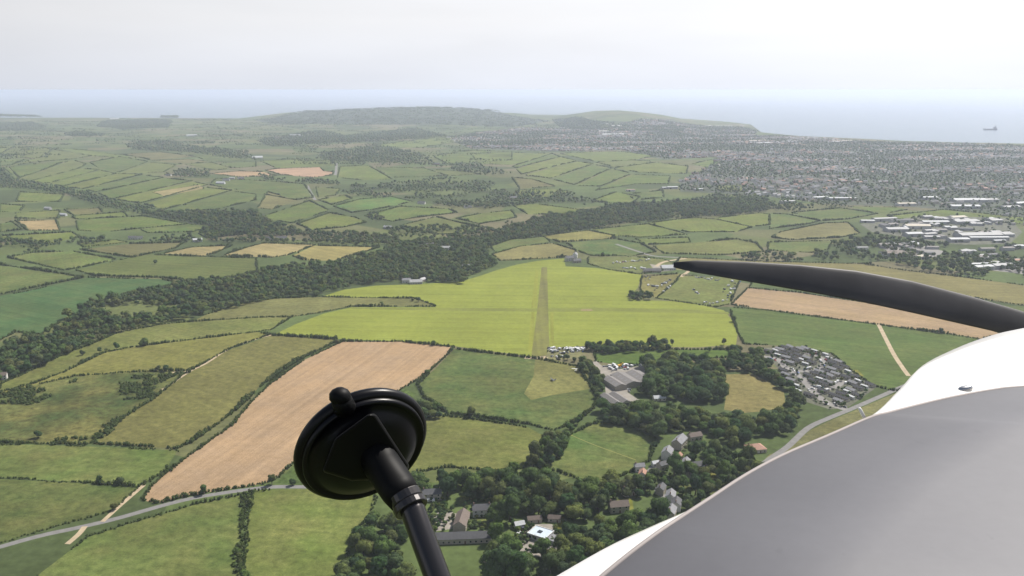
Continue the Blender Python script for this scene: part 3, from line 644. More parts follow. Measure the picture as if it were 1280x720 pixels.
# ------------------------------------------------------------------ woods: polygons in photo pixels -> tree spots
WOODS = [  # phrase, group, spacing m, radius (lo, hi), polygon
 ('round wood', 'broadleaf tree in the round wood beside the grey barn', 'trees of the round wood', 7.6, (4.2, 6.8), [(800,452),(830,445),(870,446),(897,458),(906,475),(908,497),(890,504),(850,500),(800,492),(788,480),(790,462)]),
 ('belt', 'broadleaf tree in the belt between footpath meadow and tan meadow', 'trees of the belt below the round wood', 7.6, (4.4, 7.0), [(745,500),(790,506),(850,507),(900,517),(960,519),(986,507),(1000,512),(985,538),(960,552),(915,556),(880,540),(845,540),(820,546),(785,530),(750,520)]),
 ('eastbelt', 'broadleaf tree in the belt between tan meadow and caravan estate', 'trees of the belt beside the caravan estate', 7.6, (3.8, 6.0), [(925,440),(948,440),(968,458),(985,482),(1005,505),(1000,514),(986,507),(984,487),(962,470),(930,458),(900,455),(898,448)]),
 ('farmwood', 'broadleaf tree in the wood behind the near farm', 'trees of the wood behind the near farm', 8.0, (4.6, 7.4), [(512,596),(560,590),(640,590),(662,588),(700,597),(735,607),(790,596),(800,602),(780,620),(755,628),(750,645),(710,650),(700,642),(650,648),(630,660),(612,662),(613,630),(600,618),(560,612),(528,610)]),
 ('bottomwood', 'broadleaf tree in the wood beside the white cowling edge', 'trees of the wood beside the cowling', 8.2, (4.6, 7.4), [(612,665),(632,662),(640,700),(700,685),(712,655),(750,648),(795,640),(828,640),(830,668),(800,690),(770,725),(610,725)]),
 ('village', 'broadleaf tree among the village houses', 'trees among the village houses', 7.4, (3.2, 5.6), [(800,600),(815,585),(840,582),(862,560),(880,548),(930,566),(940,572),(965,582),(930,606),(890,612),(880,628),(856,640),(850,612),(820,604),(812,618),(795,622)]),
 ('leftwood', 'broadleaf tree in the clump below the suction mount', 'trees of the clump below the suction mount', 8.0, (4.2, 6.6), [(442,672),(468,640),(492,642),(505,668),(515,735),(420,735)]),
 ('hedgeclump', 'broadleaf tree in the clump right of the suction cup', 'trees of the clump right of the suction cup', 7.5, (3.8, 6.2), [(524,505),(534,500),(548,505),(556,517),(545,523),(526,522)]),
 ('meadowclump', 'broadleaf tree in the line between the two near meadows', 'trees between the two near meadows', 7.0, (3.2, 5.6), [(684,540),(700,537),(712,540),(706,556),(692,572),(672,586),(655,588),(668,570),(680,556)]),
 ('barnline', 'broadleaf tree in the line between mown apron and grey barn', 'trees along the barn lane', 6.5, (3.0, 5.0), [(722,447),(733,446),(742,455),(752,467),(760,480),(752,487),(742,478),(732,462)]),
 ('runwayrow', 'broadleaf tree in the row on the near edge of the airfield', 'row of trees on the airfield edge', 6.2, (3.0, 4.8), [(732,425),(760,426),(790,426),(832,425),(832,438),(790,439),(740,440)]),
 ('eastedge', 'broadleaf tree on the hedge line right of the runway row', 'trees on the hedge right of the runway row', 8.0, (2.6, 4.4), [(880,433),(920,432),(945,430),(950,438),(925,440),(890,437)]),
 ('corner', 'dark broadleaf tree in the clump at the airfield corner', 'clump of trees at the airfield corner', 6.5, (3.4, 5.2), [(785,370),(790,364),(802,362),(812,368),(814,374),(790,374)]),
 ('farmtrees', 'broadleaf tree sheltering the farm on the airfield edge', 'trees round the airfield farm', 8.0, (3.4, 5.6), [(488,350),(500,343),(530,343),(545,346),(560,346),(572,350),(586,354),(545,352),(535,349),(530,345),(500,346)]),
 (None, None, None, 9.0, (4.2, 7.2), [(-60,465),(0,440),(20,425),(50,420),(80,412),(112,398),(88,402),(80,408),(84,396),(112,384),(112,378),(150,372),(190,362),(225,354),(250,352),(300,345),(330,336),(370,328),(415,329),(440,322),(478,311),(500,302),(540,297),(600,294),(640,281),(690,269),(740,263),(770,256),(850,251),(960,246),(960,262),(900,268),(840,272),(780,278),(740,283),(680,293),(640,297),(610,307),(612,318),(622,328),(600,336),(578,348),(545,352),(500,346),(440,357),(405,367),(345,371),(320,377),(250,394),(205,402),(150,414),(110,431),(60,454),(20,469),(-60,500)]),
 (None, None, None, 10.0, (4.0, 6.8), [(-40,208),(0,208),(20,225),(60,232),(110,240),(140,251),(180,258),(215,266),(270,264),(320,263),(340,279),(390,291),(440,291),(500,296),(500,305),(440,305),(400,303),(330,302),(270,302),(250,291),(265,283),(235,278),(180,268),(130,258),(80,242),(30,236),(-40,232)]),
 (None, None, None, 12.2, (4.0, 6.5), [(425,232),(500,228),(560,222),(620,230),(640,245),(700,250),(640,258),(600,262),(560,258),(520,250),(450,246),(420,240)]),
 (None, None, None, 12.2, (3.5, 6.0), [(0,296),(60,300),(110,297),(160,296),(240,292),(250,300),(200,303),(130,303),(95,309),(40,314),(0,322)]),
 (None, None, None, 12.2, (3.5, 6.0), [(445,262),(470,266),(500,280),(600,282),(640,275),(640,283),(600,294),(540,296),(500,296),(480,284)]),
 (None, None, None, 12.2, (4.0, 7.0), [(1015,316),(1040,302),(1060,298),(1090,292),(1150,300),(1200,308),(1262,307),(1300,300),(1320,360),(1280,356),(1200,344),(1130,336),(1085,330),(1040,325),(960,326),(900,322),(870,320),(900,319),(960,314)]),
 (None, None, None, 12.2, (4.0, 7.0), [(850,250),(900,242),(960,246),(1050,254),(1060,258),(990,264),(950,264),(890,272),(850,270)]),
 (None, None, None, 12.2, (4.0, 7.0), [(640,240),(700,238),(740,250),(790,256),(850,250),(850,262),(770,260),(700,256),(650,252)]),
 (None, None, None, 12.2, (4.0, 7.0), [(205,220),(225,212),(265,214),(262,222),(230,222)]),
 (None, None, None, 12.2, (4.0, 7.0), [(322,219),(380,224),(420,224),(425,232),(392,230),(330,225)]),
 (None, None, None, 13.2, (5.0, 8.0), [(120,158),(130,152),(200,150),(215,151),(210,160),(150,162)]),
 (None, None, None, 13.2, (5.0, 8.0), [(80,168),(95,164),(130,168),(128,171),(90,171)]),
 (None, None, None, 15.8, (5.0, 8.0), [(155,182),(200,176),(260,186),(310,190),(320,200),(280,198),(220,190),(165,188)]),
 (None, None, None, 17.2, (5.0, 8.0), [(320,176),(400,164),(430,170),(520,160),(560,170),(480,178),(400,180),(340,184)]),
 (None, None, None, 17.2, (5.0, 8.0), [(400,192),(470,182),(520,190),(545,205),(600,208),(640,218),(600,220),(540,208),(440,204),(405,200)]),
 (None, None, None, 15.8, (5.0, 8.0), [(-20,155),(40,153),(60,160),(20,164),(-20,164)]),
 (None, None, None, 13.2, (5.0, 8.0), [(200,147.6),(203,145.5),(222,145.5),(224,147.6)]), (None, None, None, 14.5, (5.0, 8.0), [(-40,146.8),(-30,144.8),(40,144.8),(54,147)]),
 (None, None, None, 19.8, (5.0, 8.0), [(318,150.5),(350,145.5),(420,142),(560,139),(640,145),(690,152),(640,160),(540,156),(470,157),(400,157),(340,156)]),
 (None, None, None, 14.5, (5.0, 8.0), [(690,150),(720,146),(740,152),(800,158),(860,160),(850,168),(760,164),(700,160)]),
]
GAP = [(791,474,24), (768,484,15), (769,503,15), (785,492,10), (880,550,14), (948,557,16), (835,566,14), (849,553,13), (868,545,10), (602,638,16), (577,648,16), (547,617,15), (680,662,20), (773,636,16), (875,584,17), (842,632,16), (827,582,9), (792,606,9), (803,596,8), (575,625,14), (650,655,10)]
tree_spots = []      # x, y, z, radius, woods index
for wi, (ph, lab, grp, s, (r0, r1), poly) in enumerate(WOODS):
    if ph: s, r0, r1 = s * 1.13, r0 * 1.2, r1 * 1.2
    ym = sum(p[1] for p in poly) / len(poly)                    # the outline traced is that of the crowns: the feet stand lower
    poly = [(x, y + (9.0 if y < ym else 3.0) * min(max(y - 200, 0) / 300, 1.2)) for x, y in poly]
    w = np.array([tuple(P(*p).xy) for p in poly]); lo, hi = w.min(0), w.max(0)
    gx, gy = np.meshgrid(np.arange(lo[0], hi[0] + s, s), np.arange(lo[1], hi[1] + s, s)); g = np.stack([gx.ravel(), gy.ravel()], 1)
    g[:, 0] += (np.floor((g[:, 1] - lo[1]) / s) % 2) * s / 2
    g += rng.uniform(-0.34, 0.34, g.shape) * s
    g = g[pip(g, [tuple(q) for q in w])]
    zz = terrain(g[:, 0], g[:, 1]); px, py = PX(g[:, 0], g[:, 1], zz)
    for k in range(len(g)):
        if not (-50 < px[k] < 1330 and py[k] < 760): continue
        if ph and any(math.hypot(px[k] - a, (py[k] - b) * 1.25) < q * 0.78 for a, b, q in GAP): continue
        if not ph and mnoise.noise(Vector((g[k, 0] / (70 if s > 11 else 120), g[k, 1] / (110 if s > 11 else 120), wi))) < ((0.04 if s > 19 else -0.3 if s > 12.5 else -0.1) if s > 12 else -0.42): continue
        tree_spots.append((g[k, 0], g[k, 1], zz[k], (r0 + (r1 - r0) * rng.uniform(0, 1)) * rng.choice([0.62, 0.85, 1.0, 1.0, 1.22]), wi))
# lone trees, each with its own label
LONE = [(180, 432, 6.6, 'big round dark tree standing alone beside the field below the valley wood'),
        (146, 437, 4.0, 'round bush left of the big lone tree'), (133, 439, 2.8, 'smaller bush in the gap between round bush and low shrubs'), (125, 441, 3.2, 'low shrub standing third in line left of the lone tree'),
        (103, 444, 3.6, 'dense shrub where the hedge meets the valley wood'), (255, 618, 3.6, 'dark roadside tree at the bottom edge of the ploughed field'),
        (340, 606, 3.8, 'leafy bush at the bottom right corner of the ploughed field'), (366, 607, 3.2, 'roadside bush just left of the suction cup'),
        (590, 521, 4.4, 'tallest tree in the hedge below the runway field'), (712, 538, 5.4, 'dark tree standing at the top corner of the footpath meadow'),
        (722, 531, 3.6, 'small tree beside the dark tree at the footpath meadow corner'), (917, 402, 4.6, 'lone dark tree on the right edge of the airfield'),
        (523, 377, 4.6, 'pale sparse tree on the tip of the strip inside the airfield'), (516, 376, 3.4, 'smaller pale tree left on the tip of the airfield strip'),
        (840, 432, 3.6, 'single tree standing just right of the runway row'), (905, 431, 3.4, 'pointed tree on the hedge near the right end of the airfield'),
        (395, 371, 3.6, 'dark round bush at the left tip of the upper airfield'), (194, 330, 4.4, 'round tree on the hedge above the blue green crop'),
        (214, 349, 4.6, 'round tree at the right end of the blue green crop hedge'), (48, 547, 4.0, 'dark bush on the hedge below the rough scrub'),
        (700, 449, 3.2, 'left one of three dark trees by the runway end vehicles'), (709, 450, 3.4, 'middle one of three dark trees by the runway end vehicles'), (718, 452, 3.4, 'right one of three dark trees by the runway end vehicles')]
n_named = len(LONE)
for x, y, z_, fi in hedge_tree_spots: tree_spots.append((x, y, z_, rng.uniform(2.4, 4.2), -1))

def limb_mesh(h, r_):
    mb = MB(); mb.tube([(0, 0, -0.3), (0.05 * r_, 0, h * 0.25), (0, 0.04 * r_, h * 0.6), (0, 0, h * 0.85)], [0.09 * r_, 0.07 * r_, 0.045 * r_, 0.015 * r_], 7)
    for k in range(4):
        a = k * 1.7 + 0.4; z0 = h * (0.28 + 0.08 * k)
        mb.tube([(0, 0, z0), (0.3 * r_ * math.cos(a), 0.3 * r_ * math.sin(a), z0 + 0.22 * h), (0.5 * r_ * math.cos(a), 0.5 * r_ * math.sin(a), z0 + 0.3 * h)], [0.035 * r_, 0.024 * r_, 0.008 * r_], 5)
    return mb
near_mesh = [np_mesh('crown', v, f, M['leaf']) for v, f in NEAR]
trunk_proto = limb_mesh(1.5, 1.0).build('trunk', M['bark']); trunk_mesh = trunk_proto.data; bpy.data.objects.remove(trunk_proto)
n_tree = [0]
def tree(x, y, z_, r_, label, group=None, name='tree', cat='tree'):
    root = empty(name, (x, y, z_), rng.uniform(0, 6.28)); hz = r_ * rng.uniform(0.8, 1.35)
    tag(root, label, cat, group)
    k = n_tree[0] % len(near_mesh); n_tree[0] += 1
    c = link('crown', near_mesh[k], root); c.scale = (r_, r_, hz); t = link('trunk', trunk_mesh, root); t.scale = (r_, r_, hz)
    return root
for px, py, r_, lab in LONE:
    q = P(px, py); tree(q.x, q.y, q.z, r_, lab)
ts = np.array(tree_spots); tpx, tpy = PX(ts[:, 0], ts[:, 1], ts[:, 2] + 3)
dist = np.hypot(ts[:, 0], ts[:, 1])
named = np.array([int(w) >= 0 and WOODS[int(w)][0] is not None for w in ts[:, 4]])
infr = (tpx > -8) & (tpx < 1288) & (tpy < 728)
hid = (tpx > 860) & (tpy > 640 - (tpx - 860) * 0.53 + 6)      # behind the nose of the aircraft
order = sorted(np.where(named & infr & ~hid)[0], key=lambda i: dist[i])[:300 - n_named - 4]
ind = np.zeros(len(ts), bool); ind[order] = True
print('TREES individual', ind.sum(), 'named pool', (named & infr).sum(), 'all', len(ts))
for i in order:
    w = WOODS[int(ts[i, 4])]; tree(*ts[i, :4], w[1], w[2])
# the rest of the woods: one mass, with the far hedgerows and the garden trees of the estates
extra = []
for py0 in np.arange(149.5, 206, 1.1):
    for seg in range(9):
        x0 = rng.uniform(-80, 690); x1 = x0 + rng.uniform(25, 110); a, b = P(x0, py0), P(x1, py0 + rng.uniform(-2.0, 2.0)); n = int((b - a).length / 10)
        if py0 > 182 and 0 < x0 < 330: continue
        if py0 > 186 and x0 > 560: continue
        for t in np.linspace(0, 1, max(n, 2)):
            q = a.lerp(b, t)
            if mnoise.noise(Vector((q.x / 90, q.y / 90, 2))) > -0.1: extra.append((q.x + rng.normal(0, 3), q.y + rng.normal(0, 3), float(terrain(q.x, q.y)), rng.uniform(3.4, 7.0), -2))
for poly, s_ in [([(950,435),(1000,433),(1038,442),(1062,462),(1096,484),(1062,508),(1038,512),(1000,500),(986,480),(968,455)], 6.5), ([(1075,280),(1150,270),(1260,272),(1278,290),(1262,305),(1200,306),(1140,298),(1090,290)], 24), ([(684,434),(730,433),(732,441),(722,447),(700,450),(684,449)], 9)]:
    w = np.array([tuple(P(*p).xy) for p in poly]); lo, hi = w.min(0), w.max(0); gx, gy = np.meshgrid(np.arange(lo[0], hi[0], s_), np.arange(lo[1], hi[1], s_)); g = np.stack([gx.ravel(), gy.ravel()], 1)
    g += rng.uniform(-.5, .5, g.shape) * s_; g = g[pip(g, [tuple(q) for q in w])]; g = g[rng.uniform(0, 1, len(g)) < 0.5]
    extra += [(x, y, float(terrain(x, y)), rng.uniform(1.2, 2.6) if s_ < 20 else rng.uniform(3, 6), -2) for x, y in g]
for poly in [[(800,600),(815,585),(840,575),(862,545),(880,548),(930,562),(965,582),(930,606),(890,612),(880,628),(856,645),(835,650),(800,625),(785,618)], [(530,625),(612,625),(615,664),(540,664)], [(640,650),(712,645),(712,690),(645,690)]]:
    w = np.array([tuple(P(*p).xy) for p in poly]); lo, hi = w.min(0), w.max(0); g = rng.uniform(lo, hi, (900, 2)); g = g[pip(g, [tuple(q) for q in w])][:170]
    px_, py_ = PX(g[:, 0], g[:, 1], 0 * g[:, 0])
    extra += [(x, y, 0.0, rng.uniform(0.9, 2.3), -2) for x, y, a_, b_ in np.column_stack([g, px_, py_]) if all(math.hypot(a_ - a, (b_ - b) * 1.2) > 0.62 * q for a, b, q in GAP)]
ts = np.concatenate([ts, np.array(extra)]); ind = np.concatenate([ind, np.zeros(len(extra), bool)]); dist = np.hypot(ts[:, 0], ts[:, 1])
rest = ts[~ind]; rd = dist[~ind]
rt = rng.uniform(0, 1, len(rest))
parts = []
for lo_, hi_, tm in [(0, 1050, NEAR[:4]), (1050, 2300, MID), (2300, 1e9, FAR)]:
    k = (rd >= lo_) & (rd < hi_)
    if k.any(): parts.append(scatter(tm, rest[k, :3], rest[k, 3], rest[k, 3] * rng.uniform(0.85, 1.2, k.sum()), rt[k]))

# ------------------------------------------------------------------ town trees and houses
def area_pts(polys, s):
    out = []
    for poly in polys:
        w = np.array([tuple(P(*p).xy) for p in poly]); lo, hi = w.min(0), w.max(0)
        gx, gy = np.meshgrid(np.arange(lo[0], hi[0], s), np.arange(lo[1], hi[1], s)); g = np.stack([gx.ravel(), gy.ravel()], 1)
        g += rng.uniform(-0.4, 0.4, g.shape) * s; out.append(g[pip(g, [tuple(q) for q in w])])
    return np.concatenate(out)
tp = area_pts(TOWN, 20.0); tz = terrain(tp[:, 0], tp[:, 1]); tx_, ty_ = PX(tp[:, 0], tp[:, 1], tz)
tn = np.array([mnoise.fractal(Vector((a / 700, b / 330, 3.1)), 1.0, 2.0, 3) for a, b in tp])
k = (tx_ > -30) & (tx_ < 1310) & (rng.uniform(0, 1, len(tp)) < np.clip(0.66 + tn * 1.5, 0.22, 1))
tp3 = np.column_stack([tp, tz])[k]
parts.append(scatter(FAR, tp3, rng.uniform(4.5, 8.0, len(tp3)), rng.uniform(4.5, 8.0, len(tp3)), rng.uniform(0, 1, len(tp3))))
V = np.concatenate([p[0] for p in parts]); off = np.cumsum([0] + [len(p[0]) for p in parts[:-1]])
Fw = np.concatenate([p[1] + o for p, o in zip(parts, off)]); Tw = np.concatenate([p[2] for p in parts])
tag(link('woodland', np_mesh('woodland', V, Fw, M['leaf'], attr=Tw)), 'dark green woodland filling the valley and the gaps between far fields and houses', 'woodland', kind='stuff')
print('WOODLAND faces', len(Fw), 'town trees', len(tp3))

# ------------------------------------------------------------------ buildings
for n_, c_ in dict(slate=(0.085, 0.085, 0.09), pale_slate=(0.19, 0.19, 0.2), brown_tile=(0.125, 0.098, 0.082), red_tile=(0.30, 0.17, 0.12), white_render=(0.52, 0.51, 0.48), stone=(0.32, 0.29, 0.24), cream=(0.42, 0.38, 0.31),
                   grey_sheet=(0.15, 0.14, 0.132), white_sheet=(0.42, 0.43, 0.44), pale_sheet=(0.34, 0.34, 0.34), brick=(0.24, 0.16, 0.125), flat_roof=(0.42, 0.48, 0.54)).items():
    M[n_] = plain(n_, c_, 0.75, var=0.14, scale=0.6)
M['glass'] = plain('window_glass', (0.03, 0.035, 0.04), 0.12, spec=0.5); M['door'] = plain('door_paint', (0.12, 0.06, 0.04), 0.5)
M['tyre'] = plain('tyre_rubber', (0.02, 0.02, 0.02), 0.8)
def gable_roof(mb, L, W, H, rise, e=0.35, t=0.18):
    y0, y1 = -W / 2 - e, W / 2 + e; x0, x1 = -L / 2 - e, L / 2 + e; zb = H - e * rise / (W / 2)
    ring = lambda x: [(x, y0, zb), (x, 0, H + rise), (x, y1, zb), (x, y1, zb + t), (x, 0, H + rise + t), (x, y0, zb + t)]
    mb.rings([ring(x0), ring(x1)])
def hip_roof(mb, L, W, H, rise, e=0.4):
    x0, x1, y0, y1 = -L / 2 - e, L / 2 + e, -W / 2 - e, W / 2 + e; q = W / 2
    mb.add([(x0, y0, H), (x1, y0, H), (x1, y1, H), (x0, y1, H), (x0 + q, 0, H + rise), (x1 - q, 0, H + rise)],
           [(0, 1, 5, 4), (1, 2, 5), (2, 3, 4, 5), (3, 0, 4), (0, 3, 2, 1)])
def gable_walls(mb, L, W, H, rise):
    ring = lambda x: [(x, -W / 2, -0.6), (x, -W / 2, H), (x, 0, H + rise - 0.02), (x, W / 2, H), (x, W / 2, -0.6)]
    mb.rings([ring(-L / 2), ring(L / 2)])
def house(px, py, L, W, H, yaw, roof, wall, label, hip=False, chimneys=1, floors=2, group=None, name='house', cat='house', rise=None):
    q = P(px, py); root = empty(name, q, R(yaw)); tag(root, label, cat, group)
    rise = rise or W * 0.36; mb = MB()
    if hip: mb.box(-L / 2, L / 2, -W / 2, W / 2, -0.6, H)
    else: gable_walls(mb, L, W, H, rise)
    mb.build('wall', M[wall], root)
    mb = MB(); (hip_roof if hip else gable_roof)(mb, L, W, H + 0.02, rise); ro = mb.build('roof', M[roof], root)
    for c in range(chimneys):
        mb = MB(); x = (-L / 2 + 0.9) if c == 0 else (L / 2 - 0.9)
        mb.box(x - 0.45, x + 0.45, -0.4, 0.4, H + rise * 0.6, H + rise + 1.1); mb.box(x - 0.2, x + 0.2, -0.18, 0.18, H + rise + 1.1, H + rise + 1.5); mb.build('chimney', M['brick'], ro)
    nw = max(2, int(L / 3.6))
    for s in (-1, 1):
        for fl in range(floors):
            for j in range(nw):
                x = -L / 2 + (j + 0.5) * L / nw; z0 = 0.9 + fl * 2.6
                if z0 + 1.2 > H: continue
                if fl == 0 and j == nw // 2 and s < 0:
                    mb = MB(); mb.box(x - 0.5, x + 0.5, -W / 2 - 0.05, -W / 2 + 0.05, 0, 2.1); mb.build('door', M['door'], root); continue
                mb = MB(); mb.box(x - 0.55, x + 0.55, s * W / 2 - 0.04, s * W / 2 + 0.04, z0, z0 + 1.2); mb.build('window', M['glass'], root)
    return root
house(540, 623, 14, 7.5, 5.2, 8, 'slate', 'stone', 'stone house with slate roof just right of the mount arm', chimneys=2)
house(602, 643, 13, 8, 5.4, 5, 'slate', 'white_render', 'white gabled farmhouse joined to the long grey barn', chimneys=2)
house(577, 656, 20, 9, 4.6, 84, 'brown_tile', 'stone', 'long grey brown barn pointing away from the camera beside the farmhouse', chimneys=0, floors=1, name='barn', cat='barn')
house(578, 676, 44, 8.5, 3.8, 4, 'slate', 'stone', 'long low slate roofed outbuilding along the bottom edge', chimneys=0, floors=1, name='outbuilding', cat='outbuilding')
house(773, 638, 14, 8, 5.0, 10, 'brown_tile', 'stone', 'brown roofed house beside a lawn deep in the trees', chimneys=1)
house(834, 572, 11, 8, 6.2, 68, 'pale_slate', 'white_render', 'tall pale gabled house nearest the footpath meadow')
house(849, 558, 16, 9, 6.0, 60, 'pale_slate', 'stone', 'large pale gabled building behind the tall gabled house')
house(868, 549, 12, 7, 4.0, 20, 'brown_tile', 'stone', 'low brown roofed building at the edge of the belt wood', floors=1)
house(944, 563, 15, 12, 3.2, 12, 'red_tile', 'cream', 'red hipped roof bungalow beside the paddock', hip=True, floors=1, rise=3.2)
house(828, 586, 8, 6, 4.6, 30, 'slate', 'stone', 'small dark cottage below the tall gabled house')
house(869, 588, 12, 7, 5.2, 15, 'slate', 'cream', 'slate roofed house left of the small lawn')
house(882, 590, 8, 6.5, 4.2, 75, 'pale_slate', 'white_render', 'small white gabled annex touching the small lawn', floors=1)
house(838, 626, 10, 7, 5.4, 75, 'pale_slate', 'white_render', 'upper white house of the row at the bottom of the village')
house(845, 636, 10, 7, 5.4, 75, 'slate', 'white_render', 'dark roofed house in the row at the bottom of the village')
house(838, 646, 11, 7, 5.4, 70, 'pale_slate', 'cream', 'cream house nearest the cowling in the village row')
house(791, 609, 9, 6.5, 4.8, 60, 'slate', 'stone', 'dark slate cottage on the lane left of the village')
house(803, 597, 8, 5.5, 4.6, 75, 'red_tile', 'white_render', 'small white cottage with red roof on the village lane')
house(819, 582, 6, 4.5, 2.8, 20, 'white_sheet', 'white_render', 'small white shed left of the dark cottage', chimneys=0, floors=1, name='shed', cat='shed')
house(649, 659, 7, 5, 3.0, 20, 'white_sheet', 'white_render', 'small white outbuilding left of the flat roofed house', chimneys=0, floors=1, name='shed', cat='shed')
house(668, 652, 10, 5, 2.8, 10, 'brown_tile', 'stone', 'low brown shed behind the flat roofed house', chimneys=0, floors=1, name='shed', cat='shed')
house(693, 651, 9, 5, 2.8, -8, 'brown_tile', 'stone', 'low brown shed at the lawn by the flat roofed house', chimneys=0, floors=1, name='shed', cat='shed')
house(2, 474, 11, 7, 5, 20, 'brown_tile', 'white_render', 'white gabled house at the left edge below the valley wood')
house(866, 598, 9, 6, 4.4, 25, 'brown_tile', 'cream', 'brown roofed cottage just below the slate roofed house')
house(857, 583, 9, 6, 4.6, 70, 'pale_slate', 'stone', 'small grey house in the trees right of the dark cottage')
house(799, 588, 8, 5.5, 4.4, 10, 'pale_slate', 'white_render', 'pale cottage at the top of the village lane')
house(786, 618, 10, 6, 4.2, 20, 'slate', 'cream', 'low grey cottage at the lower end of the village lane')
house(816, 600, 9, 6, 4.6, 75, 'brown_tile', 'white_render', 'brown roofed white cottage in the middle of the village')
house(826, 616, 9, 6, 4.6, 65, 'slate', 'stone', 'dark stone cottage above the row at the village bottom')
house(848, 573, 7, 5, 2.8, 60, 'red_tile', 'brick', 'low red outbuilding between the two tall gabled buildings', chimneys=0, floors=1, name='shed', cat='shed')
# flat roofed house
q = P(679, 672); root = empty('flat_roofed_house', q, R(-32)); tag(root, 'modern house with pale blue flat roofs at the bottom edge', 'house')
mb = MB(); mb.box(-9, 5, -6, 6, -0.5, 3.4); mb.box(5, 11, -5, 3, -0.5, 2.8); mb.build('wall', M['white_render'], root)
mb = MB(); mb.box(-9.3, 5.3, -6.3, 6.3, 3.4, 3.6); ro = mb.build('roof', M['flat_roof'], root); mb = MB(); mb.box(5.3, 11.3, -5.3, 3.3, 2.8, 3.0); mb.build('roof', M['pale_slate'], root)
for (a, b, c_, d) in [(-9.3, 5.3, -6.3, -5.9), (-9.3, 5.3, 5.9, 6.3), (-9.3, -8.9, -5.9, 5.9), (4.9, 5.3, -5.9, 5.9)]:
    mb = MB(); mb.box(a, b, c_, d, 3.6, 4.0); mb.build('parapet', M['white_render'], ro)
mb = MB(); mb.box(-4, -1, -1.5, 1.5, 3.6, 4.1); mb.build('skylight', M['glass'], ro)
for x in (-7, -3, 1): mb = MB(); mb.box(x - 1, x + 1, -6.05, -5.95, 0.6, 2.6); mb.build('window', M['glass'], root)
# grey barns by the yard
def barn(px, py, bays, L, W, H, yaw, label, roof='grey_sheet', rise=2.4):
    q = P(px, py); root = empty('barn', q, R(yaw)); tag(root, label, 'barn')
    for b in range(bays):
        yb = (b - (bays - 1) / 2) * (W + 0.05)
        mb = MB(); gable_walls(mb, L, W, H, rise); mb.build('wall', M['pale_sheet' if b % 2 else 'stone'], root).location.y = yb
        mb = MB(); gable_roof(mb, L, W, H + 0.02, rise, e=0.02); ro = mb.build('roof', M[roof], root); ro.location.y = yb
        mb = MB()
        for x in np.arange(-L / 2 + 4, L / 2 - 3, 7.0): mb.add([(x, -W * 0.36, H + rise * 0.28 + 0.26), (x + 1.2, -W * 0.36, H + rise * 0.28 + 0.26), (x + 1.2, -W * 0.14, H + rise * 0.72 + 0.26), (x, -W * 0.14, H + rise * 0.72 + 0.26)], [(0, 1, 2, 3)])
        mb.build('skylight', M['pale_slate'], ro)
        mb = MB(); mb.box(-L / 2 - 0.05, -L / 2 + 0.05, -2.2, 2.2, 0, 3.6); mb.build('door', M['slate'], root).location.y = yb
    return root
barn(791, 477, 2, 34, 18, 4.6, -68, 'large grey barn with two ridges beside the farm yard')
barn(768, 482, 1, 30, 14, 4.2, -68, 'grey shed joined to the left end of the large barn')
barn(769, 503, 2, 28, 10, 4.0, 112, 'lower grey barn with two ridges above the belt wood')
house(824, 500, 12, 6, 2.8, 8, 'white_sheet', 'cream', 'white roofed bungalow half hidden in the belt wood', chimneys=0, floors=1)
# farm among trees left of the airfield
house(508, 353, 14, 7, 4.5, 12, 'pale_slate', 'white_render', 'white farmhouse left in the farm on the airfield edge')
house(520, 354.5, 20, 9, 3.6, 10, 'pale_sheet', 'pale_sheet', 'pale sheet roofed barn in the farm on the airfield edge', chimneys=0, floors=1, name='barn', cat='barn')
house(511, 346, 18, 8, 4.5, 15, 'brown_tile', 'stone', 'brown roofed shed behind the farm on the airfield edge', chimneys=0, floors=1, name='barn', cat='barn')
house(528, 352, 12, 7, 4, 60, 'pale_sheet', 'stone', 'small grey shed at the right end of the airfield farm', chimneys=0, floors=1, name='shed', cat='shed')
house(586, 336, 22, 9, 5, 10, 'pale_slate', 'cream', 'pale building among trees on the upper airfield edge', chimneys=1)
house(712, 326, 16, 9, 6, 20, 'slate', 'white_render', 'white house behind the far end of the runway'); house(719, 322, 16, 8, 6.5, 80, 'pale_slate', 'white_render', 'tall white house right behind the far runway end')
house(721, 328, 14, 8, 4, 20, 'slate', 'stone', 'low stone house beside the white houses at the far runway end')
FARMS = [(166,299,16,'white_render','left one of the two white cottages above the brown field'), (174,299,14,'white_render','right one of the two white cottages above the brown field'), (247,302,24,'white_sheet','long white roofed shed above the straw fields'),
         (352,300,22,'white_render','white house right of the tree gap above the straw fields'), (337,300,16,'white_render','small white house left above the straw fields'), (537,308,18,'white_render','white house deep in the valley wood'), (557,312,24,'pale_sheet','grey roofed house beside the white house in the valley wood'),
         (60,262,26,'pale_sheet','grey farm shed beside the small brown field'), (79,270,24,'white_sheet','white shed on the hedge of the left fields'), (276,230,38,'white_sheet','largest white barn of the hillside farm'), (283,226,30,'white_render','white farmhouse behind the hillside barn'), (290,224,24,'pale_sheet','grey shed at the right of the hillside farm'),
         (301,224,28,'white_render','white house standing apart right of the hillside farm'), (211,220,26,'white_render','white house left of the hedgerow trees on the hillside'), (322,198,60,'white_sheet','long white roofed sheds behind the hillside fields'), (346,173,44,'white_render','white farm on the far left plain'), (370,170,110,'white_sheet','very long white glasshouse on the far left plain'), (240,170,90,'white_sheet','row of white sheds on the far left plain'),
         (485,286,26,'pale_sheet','pale shed beside the straw field wood'), (527,255,28,'white_render','white house at the right tip of the bright green field'), (585,260,26,'white_render','white house in the middle scrub'), (642,249,34,'brick','brick house among trees below the town'), (660,253,34,'brick','second brick house right of the other among trees'), (545,206,40,'brick','brick farm at the left end of the slanting fields'), (143,149,110,'white_sheet','far white shed row on the left skyline')]
